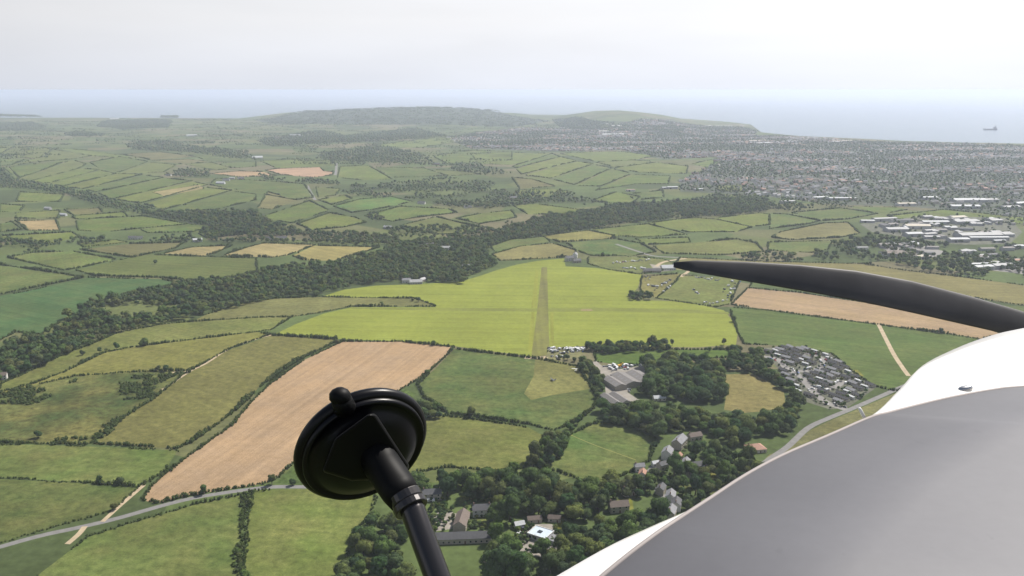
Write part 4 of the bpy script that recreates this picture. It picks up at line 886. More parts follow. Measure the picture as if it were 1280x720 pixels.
for px, py, L, w, lab in FARMS:
    L = L * 0.75 if L > 22 else L
    house(px, py, L, min(L * 0.42, 18), 4.4, rng.uniform(-25, 35), w if 'sheet' in w else 'slate', w, lab, chimneys=0 if 'sheet' in w or L > 40 else 1, floors=1, name='shed' if 'shed' in lab else 'house', cat='shed' if 'shed' in lab else 'house')

# simple low houses for the town: a few shared meshes
def town_mesh(L, W, H, wall, roof, rise):
    mb = MB(); gable_walls(mb, L, W, H, rise); b = len(mb.f); gable_roof(mb, L, W, H + 0.02, rise)
    mb.m = [0] * b + [1] * (len(mb.f) - b); o = mb.build('house', [M[wall], M[roof]]); me = o.data; bpy.data.objects.remove(o); return me
TM = [town_mesh(11, 8, 5.2, 'white_render', 'slate', 2.8), town_mesh(14, 8, 5.0, 'cream', 'brown_tile', 2.6), town_mesh(18, 8, 5.4, 'white_render', 'pale_slate', 2.8), town_mesh(12, 9, 5.5, 'brick', 'red_tile', 2.8), town_mesh(24, 9, 6.5, 'cream', 'slate', 3.0)]
hp = area_pts(TOWN, 24.0); hz_ = terrain(hp[:, 0], hp[:, 1]); hx, hy = PX(hp[:, 0], hp[:, 1], hz_)
hn_ = np.array([mnoise.fractal(Vector((a / 700, b / 330, 3.1)), 1.0, 2.0, 3) for a, b in hp])
k = (hx > -10) & (hx < 1290) & (rng.uniform(0, 1, len(hp)) < np.clip(0.24 - hn_ * 1.5, 0.02, 0.8))
hp3 = np.column_stack([hp, hz_])[k]; hd = np.hypot(hp3[:, 0], hp3[:, 1]); o_ = np.argsort(hd)
# roofs follow their streets: one bearing per block
def bearing(a, b): return 1.6 * mnoise.noise(Vector((a / 500, b / 500, 9.0))) + (0 if random.random() < 0.7 else math.pi / 2)
TL = [('pale house with slate roof on the near side of the far town', 'slate roofed houses of the far town'), ('cream house with brown roof on the near side of the far town', 'brown roofed houses of the far town'), ('white terrace with pale roof on the near side of the far town', 'pale roofed terraces of the far town'),
      ('brick house with red roof on the near side of the far town', 'red roofed houses of the far town'), ('long cream block with slate roof on the near side of the far town', 'long blocks of the far town')]
for i in o_[:210]:
    k = int(rng.choice(5, p=[.3, .25, .25, .12, .08])); o = link('house', TM[k], None, hp3[i]); o.rotation_euler.z = bearing(*hp3[i, :2]); tag(o, TL[k][0], 'house', TL[k][1])
Vs, Fq, Mi, b = [], [], [], 0
mats = ['white_render', 'slate', 'cream', 'brown_tile', 'pale_slate', 'brick', 'red_tile']
for i in o_[210:]:
    L, W, H = rng.uniform(9, 26), rng.uniform(7, 10), rng.uniform(4.5, 7); a = bearing(*hp3[i, :2]); ca, sa = math.cos(a), math.sin(a); rise = W * 0.34
    loc = [(-L/2, -W/2, -3), (L/2, -W/2, -3), (L/2, W/2, -3), (-L/2, W/2, -3), (-L/2, -W/2, H), (L/2, -W/2, H), (L/2, W/2, H), (-L/2, W/2, H), (-L/2, 0, H + rise), (L/2, 0, H + rise)]
    Vs += [(x * ca - y * sa + hp3[i, 0], x * sa + y * ca + hp3[i, 1], z_ + hp3[i, 2]) for x, y, z_ in loc]
    wm = int(rng.choice([0, 0, 2, 2, 5])); rm = int(rng.choice([1, 1, 1, 3, 3, 4, 4, 6]))
    Fq += [tuple(q + b for q in f) for f in [(0, 1, 5, 4), (2, 3, 7, 6), (1, 2, 6, 9, 5), (3, 0, 4, 8, 7), (4, 5, 9, 8), (6, 7, 8, 9)]]; Mi += [wm] * 4 + [rm] * 2; b += 10
me = bpy.data.meshes.new('town'); me.from_pydata(Vs, [], Fq)
for m in mats: me.materials.append(M[m])
me.polygons.foreach_set('material_index', Mi); me.update()
tag(link('town', me), 'mass of small far houses spreading over the slope to the coast', 'town', kind='stuff')
print('TOWN houses', len(hp3))

# industrial estate and other big sheds: each its own
SHEDS = [(1146,285,54,26,'cream','cream roofed warehouse left in the industrial estate'), (1120,289,48,26,'pale_sheet','grey warehouse left of the cream one'), (1141,295,36,22,'white_sheet','small white unit below the cream warehouse'), (1187,286,26,16,'white_sheet','small white unit right of the cream warehouse'),
         (1205,279,60,30,'pale_sheet','wide grey works in the middle of the industrial estate'), (1196,274,40,22,'cream','stepped cream works at the back of the industrial estate'), (1168,280,60,20,'white_sheet','long white unit at the back of the estate'), (1222,296,90,34,'pale_sheet','largest grey works hall at the right of the estate'), (1235,300,80,14,'white_sheet','long white low hall in front of the largest works'),
         (1197,302,40,20,'white_sheet','white flat shed at the front of the industrial estate'), (1105,276,60,16,'pale_sheet','long grey terrace of units at the left of the estate'), (1125,278,50,14,'slate','dark slate terrace of units at the left of the estate'), (1084,278,30,14,'white_sheet','small white shed at the left tip of the estate'),
         (1210,252,90,34,'white_sheet','white superstore behind the industrial estate'), (1205,260,74,26,'white_sheet','bright white hall below the white superstore'), (1233,252,60,24,'pale_sheet','grey hall right of the white superstore'), (1262,261,50,24,'pale_sheet','grey shed at the right edge behind the estate'), (1278,256,60,26,'white_sheet','white shed cut by the right edge of the frame'),
         (1160,249,50,20,'white_sheet','white hall among trees above the estate fields'), (1132,257,50,18,'cream','cream hall beside the fields above the estate'), (1024,249,44,20,'white_sheet','white school hall among the trees below the town'), (1052,250,76,16,'white_sheet','long pale school block right of the white hall'), (984,254,40,16,'pale_sheet','grey hall left of the school below the town'),
         (1115,319,44,22,'brown_tile','brown roofed nursing home below the industrial estate'), (1128,320,40,20,'brown_tile','second brown roofed block right of the nursing home'), (1077,312,22,12,'pale_slate','grey house in the trees below the estate'), (1152,323,26,16,'cream','cream house by the olive field hedge'),
         (1252,335,40,18,'pale_sheet','pale depot at the right edge below the estate'), (1271,328,30,16,'red_tile','red brown building at the right edge below the estate'), (1228,337,34,16,'white_sheet','white depot roof left of the right edge'), (1272,310,24,14,'white_sheet','small white shed in trees at the right edge'),
         (766,169,150,46,'white_sheet','big white hospital block under the headland'), (755,165,70,30,'white_render','white block behind the hospital'), (771,158,90,30,'white_render','white hotel on the slope above the hospital'), (762,156,60,22,'white_render','white building high on the headland slope'),
         (945,177,130,30,'cream','long cream building near the harbour'), (955,180,100,26,'white_sheet','white building below the long cream one'), (1052,177,110,26,'cream','cream seafront block on the right coast'), (1047,178.5,60,20,'white_sheet','white seafront block on the right coast'), (905,158.5,130,18,'white_render','long white row on the headland tip'), (885,158,80,18,'white_render','white row on the neck of the headland'),
         (927,157.5,24,18,'white_render','lighthouse building on the tip of the headland'), (990,178,70,18,'white_sheet','white block at the left end of the right coast'), (840,236,34,14,'white_sheet','white cluster hall in the trees beside the slanting fields'), (832,236,26,14,'white_sheet','white house beside the cluster hall'), (788,239,26,12,'brick','brown house at the left of the white cluster'), (873,238,26,12,'white_sheet','white house right of the white cluster')]
for px, py, L, W, m, lab in SHEDS:
    q = P(px, py); root = empty('warehouse' if L > 30 else 'building', q, R(rng.uniform(-6, 22))); tag(root, lab, 'building')
    H = 6.5 if L > 30 else 5; mb = MB(); gable_walls(mb, L, W, H, W * 0.09); mb.build('wall', M['pale_sheet' if 'sheet' in m else 'white_render'], root)
    mb = MB(); gable_roof(mb, L, W, H + 0.02, W * 0.09); mb.build('roof', M[m], root)
    mb = MB(); mb.box(-L * 0.3, -L * 0.3 + 5, -W / 2 - 0.06, -W / 2 + 0.04, 0, 4); mb.build('door', M['slate'], root)

M['rust'] = plain('weathered_sheet', (0.19, 0.175, 0.165), 0.8, var=0.25)
UL = {'pale_sheet': 'small grey unit in the jumble of the industrial estate', 'white_sheet': 'small white unit in the jumble of the industrial estate', 'rust': 'small weathered unit in the jumble of the industrial estate', 'slate': 'small dark unit in the jumble of the industrial estate'}
for k_, (poly, n_) in enumerate([([(1080,281),(1150,271),(1260,273),(1276,290),(1255,303),(1200,304),(1140,297),(1092,289)], 46), ([(1092,306),(1150,307),(1178,314),(1168,321),(1122,317)], 10), ([(1195,308),(1262,312),(1280,335),(1240,342),(1200,326)], 14)]):
    w = np.array([tuple(P(*p).xy) for p in poly]); lo, hi = w.min(0), w.max(0); got = 0
    while got < n_:
        xy = rng.uniform(lo, hi)
        if not pip(xy[None], [tuple(q) for q in w])[0]: continue
        got += 1; m = ['pale_sheet', 'white_sheet', 'rust', 'slate'][int(rng.choice(4, p=[.3, .2, .3, .2]))]; L, W = rng.uniform(12, 34), rng.uniform(8, 18)
        root = empty('building', (xy[0], xy[1], float(terrain(*xy))), R(rng.uniform(-6, 22) + 90 * (rng.uniform() < .3))); tag(root, UL[m] if k_ == 0 else UL[m].replace('in the jumble of', 'below'), 'building', UL[m].split(' unit')[0] + ' units ' + ('in' if k_ == 0 else 'below') + ' the estate')
        H = rng.uniform(4, 6); mb = MB(); gable_walls(mb, L, W, H, W * 0.1); mb.build('wall', M['pale_sheet'], root); mb = MB(); gable_roof(mb, L, W, H + 0.02, W * 0.1); mb.build('roof', M[m], root)

# caravan estate: park homes, three looks
def park_home(wall, roof, L, W, H, rise):
    mb = MB(); gable_walls(mb, L, W, H, rise); b = len(mb.f); gable_roof(mb, L, W, H + 0.02, rise, 0.25); c_ = len(mb.f)
    for s in (-1, 1):
        for x in (-L * 0.3, 0.1 * L, L * 0.35): mb.box(x - 0.6, x + 0.6, s * W / 2 - 0.04, s * W / 2 + 0.04, 1.1, 2.1)
    mb.m = [0] * b + [1] * (c_ - b) + [2] * (len(mb.f) - c_); o = mb.build('park_home', [M[wall], M[roof], M['glass']]); me = o.data; bpy.data.objects.remove(o); return me
M['dark_felt'] = plain('dark_roof_felt', (0.055, 0.055, 0.06), 0.9, var=0.2)
PH = [park_home('cream', 'dark_felt', 10.5, 5.4, 2.5, 1.3), park_home('white_render', 'white_sheet', 8, 2.8, 2.5, 0.35), park_home('cream', 'pale_slate', 11, 5.8, 2.5, 1.3)]
PHL = [('dark roofed park home in the crowded caravan estate', 'dark roofed park homes'), ('white roofed static caravan in the crowded caravan estate', 'white static caravans'), ('grey roofed park home in the crowded caravan estate', 'grey roofed park homes')]
est = np.array([tuple(P(*p).xy) for p in [(950,435),(1000,434),(1037,443),(1060,460),(1092,483),(1062,503),(1040,506),(1002,496),(988,480),(970,456)]])
lo, hi = est.min(0), est.max(0); a = R(32); n_ph = 0
roads_px = [r[3] for r in ROADS if r[1] == 'estate']
def seg_d(p, a, b):
    ab = b - a; t = max(0, min(1, (p - a).dot(ab) / ab.length_squared)); return (p - a - ab * t).length
road_w = [[P(*q).xy for q in r] for r in roads_px]
occupied = []
for u in np.arange(-200, 420, 9.6):
    for v in np.arange(-200, 420, 13.5):
        x = lo[0] + u * math.cos(a) - v * math.sin(a) + rng.uniform(-1.2, 1.2); y = lo[1] + u * math.sin(a) + v * math.cos(a) + rng.uniform(-1.5, 1.5)
        if not pip(np.array([[x, y]]), [tuple(e) for e in est])[0]: continue
        p2 = Vector((x, y))
        if min(seg_d(p2, r[i], r[i + 1]) for r in road_w for i in range(len(r) - 1)) < 8.0 or rng.uniform() < 0.14: continue
        k = int(rng.choice(3, p=[.44, .22, .34])); o = link('park_home', PH[k], None, (x, y, 0)); o.rotation_euler.z = a + math.pi / 2 + rng.normal(0, 0.12); tag(o, PHL[k][0], 'park home', PHL[k][1]); n_ph += 1
        occupied.append(p2)
print('PARK HOMES', n_ph)

# vehicles: cars, vans and caravans, small in the picture
PAINT = {'white': (0.62, 0.62, 0.62), 'silver': (0.3, 0.31, 0.33), 'dark': (0.05, 0.055, 0.07), 'red': (0.4, 0.04, 0.03), 'blue': (0.05, 0.12, 0.35)}
for n_, c_ in PAINT.items(): M['paint_' + n_] = plain(n_ + '_paint', c_, 0.3, spec=0.5)
M['yellow'] = plain('yellow_paint', (0.75, 0.42, 0.02), 0.4)
def loft_x(mb, secs, mi):
    mb.rings([[(x, -w, z0), (x, w, z0), (x, w * 0.96, z1), (x, -w * 0.96, z1)] for x, w, z0, z1 in secs], mi)
def wheels(mb, xs, w, r_, mi):
    for x in xs:
        for s in (-1, 1): mb.tube([(x, s * w - 0.1, r_), (x, s * w + 0.1, r_)], r_, 10, mi)
def veh(kind, paint):
    mb = MB()
    if kind == 'car':
        loft_x(mb, [(-2.1, .75, .35, .8), (-1.9, .86, .3, .95), (-0.9, .88, .28, .98), (0.9, .88, .28, .98), (1.8, .84, .3, .8), (2.1, .7, .36, .7)], 0)
        mb.rings([[(-1.7, -.8, .96), (-1.7, .8, .96), (1.0, .8, .98), (1.0, -.8, .98)], [(-1.25, -.62, 1.45), (-1.25, .62, 1.45), (0.2, .62, 1.45), (0.2, -.62, 1.45)]], 1)
        mb.box(-1.2, 0.15, -.6, .6, 1.452, 1.49, 0); wheels(mb, (-1.3, 1.3), .8, .32, 2)
    elif kind == 'van':
        loft_x(mb, [(-2.6, .95, .4, 2.2), (1.0, .97, .35, 2.25), (1.7, .95, .35, 1.6), (2.5, .9, .4, 1.1), (2.6, .85, .45, .9)], 0)
        mb.add([(1.03, -.85, 2.17), (1.03, .85, 2.17), (1.74, .82, 1.6), (1.74, -.82, 1.6)], [(0, 1, 2, 3)], 1); wheels(mb, (-1.7, 1.6), .88, .36, 2)
    else:
        loft_x(mb, [(-2.9, 1.0, .6, 1.7), (-2.7, 1.1, .5, 2.4), (2.4, 1.1, .5, 2.5), (2.9, 1.0, .7, 1.8)], 0)
        for s in (-1, 1): mb.box(-1.8, 1.2, s * 1.1 - .03, s * 1.1 + .03, 1.4, 2.0, 1)
        wheels(mb, (0,), 1.0, .34, 2); mb.tube([(2.8, 0, .5), (4.0, 0, .45)], .06, 6, 2)
    o = mb.build('parked_' + kind, [M['paint_' + paint], M['glass'], M['tyre']]); me = o.data; bpy.data.objects.remove(o); return me
VM = {(k, c): veh(k, c) for k, cs in {'car': ['white', 'silver', 'dark', 'red', 'blue'], 'van': ['white', 'dark'], 'caravan': ['white']}.items() for c in cs}
KEYS = list(VM)
def park(px, py, k, yaw, place, grp):
    q = P(px, py); kind, c = k; o = link('parked_' + kind, VM[k], None, (q.x, q.y, q.z)); o.rotation_euler.z = yaw
    tag(o, f'{c} {kind} parked {place}', kind, f'{c} {kind}s {grp}')
def row(p0, p1, n, place, grp, probs=None, jit=1.2, yaw=None):
    for t in np.linspace(0, 1, n):
        if rng.uniform() < 0.08: continue
        k = KEYS[int(rng.choice(len(KEYS), p=probs or [.2, .16, .1, .06, .05, .2, .05, .18]))]
        park(p0[0] + (p1[0] - p0[0]) * t + rng.normal(0, jit * 1.3), p0[1] + (p1[1] - p0[1]) * t + rng.normal(0, jit * 0.6), k, rng.uniform(0, 3.1) if yaw is None else R(yaw) + rng.normal(0, .15), place, grp)
W_ = [.2, .14, .12, .05, .04, .18, .07, .20]
row((686,437), (730,436), 20, 'beside the runway end', 'at the runway end', W_); row((688,441), (728,440), 16, 'beside the runway end', 'at the runway end', W_); row((690,446), (704,447), 8, 'beside the runway end', 'at the runway end', W_)
row((757,459), (800,457), 20, 'in the yard behind the grey barn', 'behind the grey barn'); row((764,462), (786,460), 9, 'in the yard behind the grey barn', 'behind the grey barn'); row((802,459), (818,462), 8, 'in the yard behind the grey barn', 'behind the grey barn'); row((781,484), (787,489), 5, 'in the lane below the grey barn', 'below the grey barn', None, 1.0)
row((925,350), (905,376), 15, 'along the right edge of the green show field', 'on the right edge of the show field', W_); row((918,350), (903,364), 8, 'along the right edge of the green show field', 'on the right edge of the show field', W_); row((868,346), (900,350), 12, 'along the top of the green show field', 'on the top of the show field', W_)
row((868,362), (874,368), 8, 'in the middle of the green show field', 'in the middle of the show field', W_); row((880,378), (898,379), 6, 'on the lower edge of the green show field', 'on the lower edge of the show field', W_); row((832,365), (838,356), 5, 'on the left side of the green show field', 'on the left of the show field', W_)
row((808,350), (812,347), 5, 'on the tan show field', 'on the tan show field', W_); row((812,357), (822,358), 6, 'on the tan show field', 'on the tan show field', W_); row((818,362), (838,349), 9, 'on the tan show field', 'on the tan show field', W_)
row((765,329), (812,325), 20, 'in the line behind the airfield', 'in the line behind the airfield', W_, 0.8); row((780,335), (806,336), 16, 'near the dark shed behind the airfield', 'near the dark shed', W_, 0.9)
row((835,606), (843,602), 3, 'outside the village cottages', 'in the village', None, .6); row((534,626), (541,627), 3, 'in front of the stone slate house', 'at the stone house', None, .4); row((650,668), (657,662), 3, 'on the drive of the flat roofed house', 'at the flat roofed house', None, .5)
for t in range(34):
    r = road_w[t % len(road_w)]; i = int(rng.integers(len(r) - 1)); q = r[i].lerp(r[i + 1], rng.uniform()); d = (r[i + 1] - r[i]).normalized(); q = q + Vector((-d.y, d.x)) * 4.0 * (1 if t % 2 else -1)
    k = KEYS[int(rng.choice(6))]; o = link('parked_' + k[0], VM[k], None, (q.x, q.y, 0)); o.rotation_euler.z = math.atan2(d.y, d.x); tag(o, f'{k[1]} {k[0]} parked beside the caravan estate road', k[0], f'{k[1]} {k[0]}s on the caravan estate road')
house(835, 337, 24, 12, 4, 8, 'white_sheet', 'white_render', 'white roofed shed among the show vehicles', chimneys=0, floors=1, name='shed', cat='shed'); house(815, 340, 30, 9, 3.2, 0, 'slate', 'stone', 'long dark green shed behind the airfield corner', chimneys=0, floors=1, name='shed', cat='shed')
# yellow digger in the yard
q = P(775, 458.5); root = empty('excavator', q, 0.4); tag(root, 'yellow excavator in the yard behind the grey barn', 'excavator')
mb = MB(); mb.box(-2, 2, -1.5, -.9, 0, .8); mb.box(-2, 2, .9, 1.5, 0, .8); mb.build('tracks', M['tyre'], root)
mb = MB(); mb.box(-2.2, 1.6, -1.3, 1.3, .9, 2.4); mb.box(-.2, 1.5, -1.2, -.1, 2.4, 3.4); mb.build('body', M['yellow'], root)
mb = MB(); mb.tube([(1.4, .3, 2.0), (3.4, .3, 4.4), (5.2, .3, 3.4), (5.6, .3, 1.2)], [.35, .3, .24, .2], 6); mb.build('boom', M['yellow'], root)
mb = MB(); mb.box(5.1, 6.0, -.3, .9, .5, 1.3); mb.build('bucket', M['tyre'], root)
# two little aeroplanes on the mown apron
def plane(px, py, yaw, paint, label):
    q = P(px, py); root = empty('parked_aeroplane', q, R(yaw)); tag(root, label, 'aeroplane')
    mb = MB(); mb.rings([[(x, r_ * math.cos(t), 1.0 + r_ * math.sin(t)) for t in [k * math.pi / 4 for k in range(8)]] for x, r_ in [(-3.6, .12), (-1.5, .4), (.5, .62), (1.8, .5), (2.4, .2)]]); mb.build('fuselage', M[paint], root)
    mb = MB(); mb.box(-.2, 1.2, -4.8, 4.8, 1.72, 1.86); mb.build('wing', M[paint], root)
    mb = MB(); mb.box(-3.6, -2.8, -1.5, 1.5, 1.05, 1.13); mb.build('tailplane', M[paint], root)
    mb = MB(); mb.add([(-3.7, -.05, 1.1), (-2.6, -.05, 1.1), (-3.2, -.05, 2.3), (-3.8, -.05, 2.3), (-3.7, .05, 1.1), (-2.6, .05, 1.1), (-3.2, .05, 2.3), (-3.8, .05, 2.3)], [(0, 1, 2, 3), (7, 6, 5, 4), (0, 4, 5, 1), (1, 5, 6, 2), (2, 6, 7, 3), (3, 7, 4, 0)]); mb.build('fin', M[paint], root)
    for x, y in ((.6, -.9), (.6, .9), (1.9, 0)): mb = MB(); mb.tube([(x, y - .08, .25), (x, y + .08, .25)], .25, 8); mb.tube([(x, y, .25), (x, y * 0.3, .8)], .05, 5); mb.build('wheel', M['tyre'], root)
plane(720, 463, 80, 'paint_white', 'white light aeroplane parked by the trees on the mown apron'); plane(691, 476, 200, 'paint_dark', 'small dark light aeroplane alone on the mown apron')

# gorse bushes on the rough grazing
def bushes(poly, s, lab, grp, r0, r1):
    w = np.array([tuple(P(*p).xy) for p in poly]); lo, hi = w.min(0), w.max(0); gx, gy = np.meshgrid(np.arange(lo[0], hi[0], s), np.arange(lo[1], hi[1], s)); g = np.stack([gx.ravel(), gy.ravel()], 1)
    g += rng.uniform(-.5, .5, g.shape) * s; return [(x, y, 0.0) for x, y in g[pip(g, [tuple(q) for q in w])] if mnoise.noise(Vector((x / 16, y / 16, 5))) > -0.12]
sc = []
for poly in [[(150,478),(170,470),(190,468),(200,482),(195,495),(175,500),(150,500)], [(196,467),(232,466),(215,478),(200,478)], [(108,555),(125,535),(145,520),(160,518),(135,545),(118,556)], [(0,490),(35,482),(60,488),(65,500),(35,506),(0,505)], [(80,482),(95,474),(102,478),(90,486)], [(66,550),(90,546),(112,550),(110,556),(66,556)], [(303,615),(318,613),(311,645),(306,671),(299,720),(290,720),(298,660)]]:
    sc += bushes(poly, 3.4, '', '', 1, 2)
sc = np.array(sc); V, Fs, T = scatter(HC[0], sc, rng.uniform(1.3, 2.8, len(sc)), rng.uniform(1.2, 2.6, len(sc)), rng.uniform(0, 1, len(sc)))
tag(link('scrub', np_mesh('scrub', V, Fs, M['hedge'], attr=T)), 'dark gorse scrub spreading over the rough grazing at left', 'scrub', kind='stuff')

# ------------------------------------------------------------------ ship
q = P(1238, 162.5); r_ = ray(1238, 162.5); t = (-4 - 300) / r_.z; q = EYE + r_ * t
ship = empty('cargo_ship', q, R(-4)); tag(ship, 'grey cargo ship with bridge at its right end on the sea', 'ship')
M['hull'] = plain('hull_paint', (0.10, 0.11, 0.14), 0.6); M['deckhouse'] = plain('deckhouse_paint', (0.33, 0.33, 0.36), 0.6)
mb = MB(); mb.rings([[(x, -w, -1), (x, w, -1), (x, w * 1.1, h), (x, -w * 1.1, h)] for x, w, h in [(-54, .5, 12), (-48, 5, 10), (-36, 8, 8.5), (30, 8.5, 8.5), (46, 8, 9), (50, 6, 9.5)]]); mb.build('hull', M['hull'], ship)
mb = MB(); mb.box(24, 42, -8, 8, 8.9, 19); mb.box(26, 40, -8.6, 8.6, 19, 23); mb.box(28, 38, -6, 6, 23, 26); sh = mb.build('bridge', M['deckhouse'], ship)
mb = MB(); mb.tube([(38, 0, 26), (38, 0, 33)], 2.0, 10); mb.build('funnel', M['hull'], sh)
mb = MB(); mb.tube([(31, 0, 26), (31, 0, 37)], .4, 6); mb.build('mast', M['hull'], ship); mb = MB(); mb.tube([(-44, 0, 10), (-44, 0, 20)], .5, 6); mb.build('mast', M['hull'], ship)
for x in (-34, -14, 6): mb = MB(); mb.box(x, x + 14, -7, 7, 8.5, 10.5); mb.build('hatch', M['deckhouse'], ship)

# ------------------------------------------------------------------ our own aircraft: nose, propeller
M['white_gel'] = plain('white_gelcoat', (0.66, 0.65, 0.63), 0.25, var=0.02, scale=3, spec=0.5)
def panel_material():
    m, nt, b = mat_new('anti_glare_paint'); b.inputs['Roughness'].default_value = 0.6; b.inputs['Specular IOR Level'].default_value = 0.4
    p = N(nt, 'ShaderNodeTexCoord').outputs['Object']; rgb = N(nt, 'ShaderNodeRGB'); rgb.outputs[0].default_value = (0.122, 0.122, 0.134, 1)
    c = scale_col(nt, rgb.outputs[0], mul(nt, noise_fac(nt, p, 3.0, 0.95, 1.05, 5), noise_fac(nt, p, 60, 0.97, 1.03, 4)))
    n = N(nt, 'ShaderNodeTexNoise'); n.inputs['Scale'].default_value = 26; n.inputs['Detail'].default_value = 2; nt.links.new(p, n.inputs['Vector'])
    mr = N(nt, 'ShaderNodeMapRange'); mr.inputs['From Min'].default_value = 0.73; mr.inputs['From Max'].default_value = 0.75; nt.links.new(n.outputs[0], mr.inputs['Value'])
    nt.links.new(mixc(nt, mul(nt, mr.outputs[0], 0.4), c, (0.10, 0.10, 0.11)), b.inputs['Base Color'])
    return m
M['panel'] = panel_material(); M['blade'] = plain('propeller_paint', (0.06, 0.058, 0.06), 0.5, var=0.2, scale=8); M['steel'] = plain('steel', (0.5, 0.5, 0.5), 0.3, 1.0); M['seam'] = plain('panel_edge_tape', (0.28, 0.25, 0.24), 0.6)
ac = empty('light_aircraft', EYE + Vector((1.0, 1.2, -1.0))); tag(ac, 'white nose of our own light aircraft with grey anti-glare top and dark propeller', 'aircraft'); A0 = ac.location.copy()
SE = [(1600,470,1.55),(1420,478,1.42),(1280,486,1.38),(1241,490,1.36),(1187,500,1.32),(1137,512,1.28),(1110,519,1.25),(1087,525,1.22),(1037,547,1.15),(977,573,1.08),(931,598,1.02),(887,627,.96),(855,648,.92),(818,673,.88),(770,710,.84),(700,770,.79)]
TE = [(1600,372,2.0),(1420,384,1.9),(1280,410,1.8),(1237,420,1.75),(1196,435,1.65),(1153,457,1.52),(1128,485,1.40),(1090,520,1.26),(1034,544.5,1.18),(974,570.5,1.105),(927,595.5,1.045),(881,626,.985),(858,639,.955),(812,659,.92),(755,686,.87),(670,735,.83)]
def smooth_curve(pts, k=5):
    L = [Vector(p) for p in pts]; out = []
    for i in range(len(L) - 1):
        p0, p1, p2, p3 = L[max(i - 1, 0)], L[i], L[i + 1], L[min(i + 2, len(L) - 1)]
        for j in range(k):
            t = j / k; out.append(0.5 * ((2 * p1) + (p2 - p0) * t + (2 * p0 - 5 * p1 + 4 * p2 - p3) * t * t + (3 * p1 - p0 - 3 * p2 + p3) * t ** 3))
    return out + [L[-1]]
S3 = [CP(*p) - A0 for p in smooth_curve(SE)]; T3 = [CP(*p) - A0 for p in smooth_curve(TE)]
U = Vector((0, 0, 1))
inn = Vector((1, -0.38, 0)).normalized()
rows = [[p + inn * 0.9 + U * (-0.02) for p in S3], [p + inn * 0.5 + U * 0.02 for p in S3], [p + inn * 0.2 + U * 0.012 for p in S3], [p + U * 0.0 for p in S3]]
mb = MB(); mb.rings(rows, 0, False, False)
pn = mb.build('anti_glare_panel', M['panel'], ac, sm=True); md = pn.modifiers.new('thickness', 'SOLIDIFY'); md.thickness = 0.004; md.offset = 1
def outw(i):
    t = (T3[min(i + 1, len(T3) - 1)] - T3[max(i - 1, 0)]); t.z = 0; t.normalize(); return Vector((t.y, -t.x, 0)) * -1
OUT = []
for i in range(len(T3)):
    o = outw(i); 
    if o.y < 0 and o.x > 0: o = -o
    OUT.append(o)
crows = [[p + inn * 0.12 - U * 0.012 for p in S3], [p - U * 0.004 for p in S3],
         [S3[i].lerp(T3[i], 0.35) + U * 0.010 * min(1, (T3[i] - S3[i]).length * 4) for i in range(len(S3))], [S3[i].lerp(T3[i], 0.75) + U * 0.012 * min(1, (T3[i] - S3[i]).length * 4) for i in range(len(S3))],
         list(T3), [T3[i] + OUT[i] * 0.006 - U * 0.02 for i in range(len(T3))], [T3[i] + OUT[i] * 0.008 - U * 0.09 for i in range(len(T3))], [T3[i] - U * 0.4 for i in range(len(T3))]]
mb0 = MB(); mb0.rings(crows, 0, False, False); mb0.build('cowling', M['white_gel'], ac, sm=True)
mb = MB(); mb.tube([p + U * 0.003 for p in S3], 0.0028, 6); mb.build('panel_edge', M['seam'], ac, sm=True)
from mathutils.bvhtree import BVHTree
bvh = BVHTree.FromPolygons(mb0.v, mb0.f)
def on_cowl(px, py): return bvh.ray_cast(EYE - A0, ray(px, py).normalized())[0]
c = on_cowl(1206, 487)
mb = MB(); ax = (CP(1216, 485, 1.40) - CP(1196, 489, 1.40)).normalized(); ay = U.cross(ax).normalized(); az = ax.cross(ay)
mb.rings([[c + ax * (0.0125 * s * math.cos(t)) + ay * (0.006 * s * math.sin(t)) + U * h for t in [k * math.pi / 8 for k in range(16)]] for s, h in [(1, -0.004), (1, 0.002), (0.8, 0.005), (0.4, 0.006)]]); mb.build('latch', M['steel'], ac, sm=True)
b0 = on_cowl(1082, 524.5) or (CP(1082, 524, 1.24) - A0); b1 = b0 + (CP(1074, 510, 1.24) - CP(1082, 524.5, 1.24))
mb = MB(); mb.tube([b0, b0.lerp(b1, 0.9), b1], [0.0025, 0.0025, 0.0018], 10); mb.build('vent_tube', M['white_gel'], ac, sm=True)
# propeller at rest
hub = CP(1445, 470, 2.15) - A0
axis = [(1415,455,2.14,9,.020),(1340,426,2.12,12,.018),(1280,406,2.1,15,.016),(1210,388,2.08,17,.012),(1140,371,2.06,18,.010),(1070,357,2.04,17,.008),(1000,347,2.03,14.5,.006),(930,339,2.02,11,.005),(870,333,2.01,7,.004),(842,331,2.01,3,.003)]
pr = link('propeller', None, ac, hub); pr.empty_display_size = .2
def blade(flip):
    mb = MB(); rs = []
    for px, py, d, hc, th in axis:
        c = CP(px, py, d) - A0 - hub; hcm = hc * d / F
        e = Vector((0.15, 0, 0.97)).normalized(); up = (e * 0.86 + Vector((0, 0.5, 0))).normalized(); nn = up.cross(Vector((1, 0, 0))).normalized()
        r1 = [c + up * (hcm / 0.86 * math.cos(t)) + nn * (th / 2 * math.sin(t)) for t in [k * math.pi / 8 for k in range(16)]]
        if flip: r1 = [Vector((-v.x, v.y, -v.z)) for v in r1]
        rs.append(r1)
    mb.rings(rs); return mb.build('blade', M['blade'], pr, sm=True)
blade(False); blade(True)
mb = MB(); mb.rings([[Vector((r_ * math.cos(t), y, r_ * math.sin(t))) for t in [k * math.pi / 12 for k in range(24)]] for y, r_ in [(-.06, .10), (0, .11), (.08, .10), (.18, .065), (.24, .02)]]); mb.build('spinner', M['white_gel'], pr, sm=True)

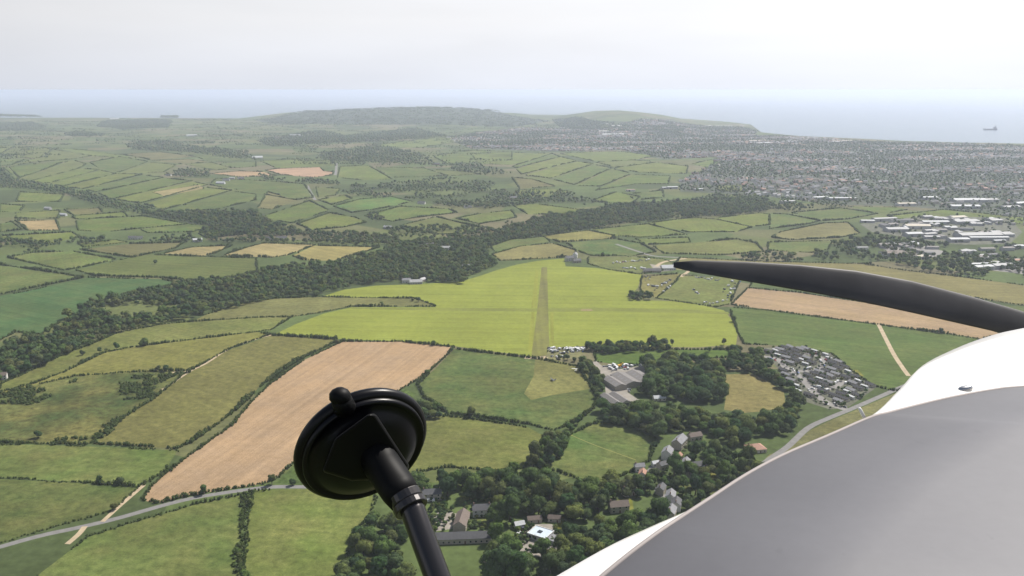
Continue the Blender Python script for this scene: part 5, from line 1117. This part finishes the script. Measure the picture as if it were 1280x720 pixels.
# ------------------------------------------------------------------ suction mount on the windscreen
M['black'] = plain('black_plastic', (0.0035, 0.0035, 0.004), 0.55, spec=0.14); M['rubber'] = plain('black_rubber', (0.0035, 0.0035, 0.005), 0.34, spec=0.22); M['gun'] = plain('gunmetal', (0.06, 0.057, 0.058), 0.25, 0.75)
right = Vector((1, 0, 0)); up = Vector((0, sp, cp)); back = Vector((0, -cp, sp))        # the photographer's right, up and towards
cc = CP(455, 560.5, 0.5); mt = empty('suction_mount', cc); tag(mt, 'black suction cup mount with round arm standing up before the ploughed field', 'mount')
nv = (right * 0.455 - up * 0.505 + back * 0.733).normalized(); e1 = (right * 0.74 + up * 0.67); e1 = (e1 - nv * e1.dot(nv)).normalized(); e2 = nv.cross(e1)
def lathe(prof, n=64):
    return [[e1 * (r_ * math.cos(t)) + e2 * (r_ * math.sin(t)) + nv * h for t in [2 * math.pi * k / n for k in range(n)]] for r_, h in prof]
mb = MB(); mb.rings(lathe([(.030, -.006), (.0395, -.006), (.0406, -.004), (.0402, -.0015), (.0387, 0), (.0372, .0005)])); mb.build('cup_rim', M['rubber'], mt, sm=True)
mb = MB(); mb.rings(lathe([(.0371, -.003), (.0371, .002), (.0365, .0035), (.0345, .0035), (.0335, .002), (.030, .006), (.022, .010), (.010, .012), (.002, .0125)])); mb.build('suction_cup', M['rubber'], mt, sm=True)
def L3(px, py, d): return CP(px, py, d) - cc
def on_disc(px, py, off=0.0):
    r = ray(px, py); k = (cc - EYE).dot(nv) / r.dot(nv); return EYE + r * (k - off) - cc
c = on_disc(425, 495.5, .004)
mb = MB(); mb.tube([on_disc(431, 510, .003), on_disc(428, 503, .004), c], [.0064, .0060, .0054], 14)
mb.rings([[c + (right * math.cos(t) + back * math.sin(t)) * (.0062 * math.cos(a)) + up * (.0052 * math.sin(a)) for t in [k * math.pi / 8 for k in range(16)]] for a in [-1.3, -.8, -.3, .3, .8, 1.3]]); mb.build('release_tab', M['black'], mt, sm=True)
front = [(462,516),(470,517),(513,583),(509,588),(478,600),(440,602),(402,590),(418,548)]
mb = MB(); mb.rings([[on_disc(x, y, .004) for x, y in front], [on_disc(455 + (x - 455) * 0.97, 560 + (y - 560) * 0.97, .030) for x, y in front]]); mb.build('housing', M['black'], mt, bev=.0025)
mb = MB(); mb.tube([on_disc(462, 556, .020), L3(478, 582, .482), L3(499, 613, .468), L3(507, 625, .463)], [.0098, .0106, .0102, .0090], 20); mb.build('socket', M['black'], mt, sm=True)
mb = MB(); mb.tube([L3(505, 617, .464), L3(510, 627, .4620)], .0090, 24); mb.tube([L3(511, 629, .4615), L3(515, 637, .4595)], .0096, 24); mb.build('collar', M['gun'], mt, sm=False, bev=.0006)
mb = MB(); mb.tube([L3(508, 622, .462), L3(517, 640, .458), L3(528, 671, .452), L3(547, 722, .443), L3(566, 775, .434)], .0068, 20); mb.build('arm', M['gun'], mt, sm=True)
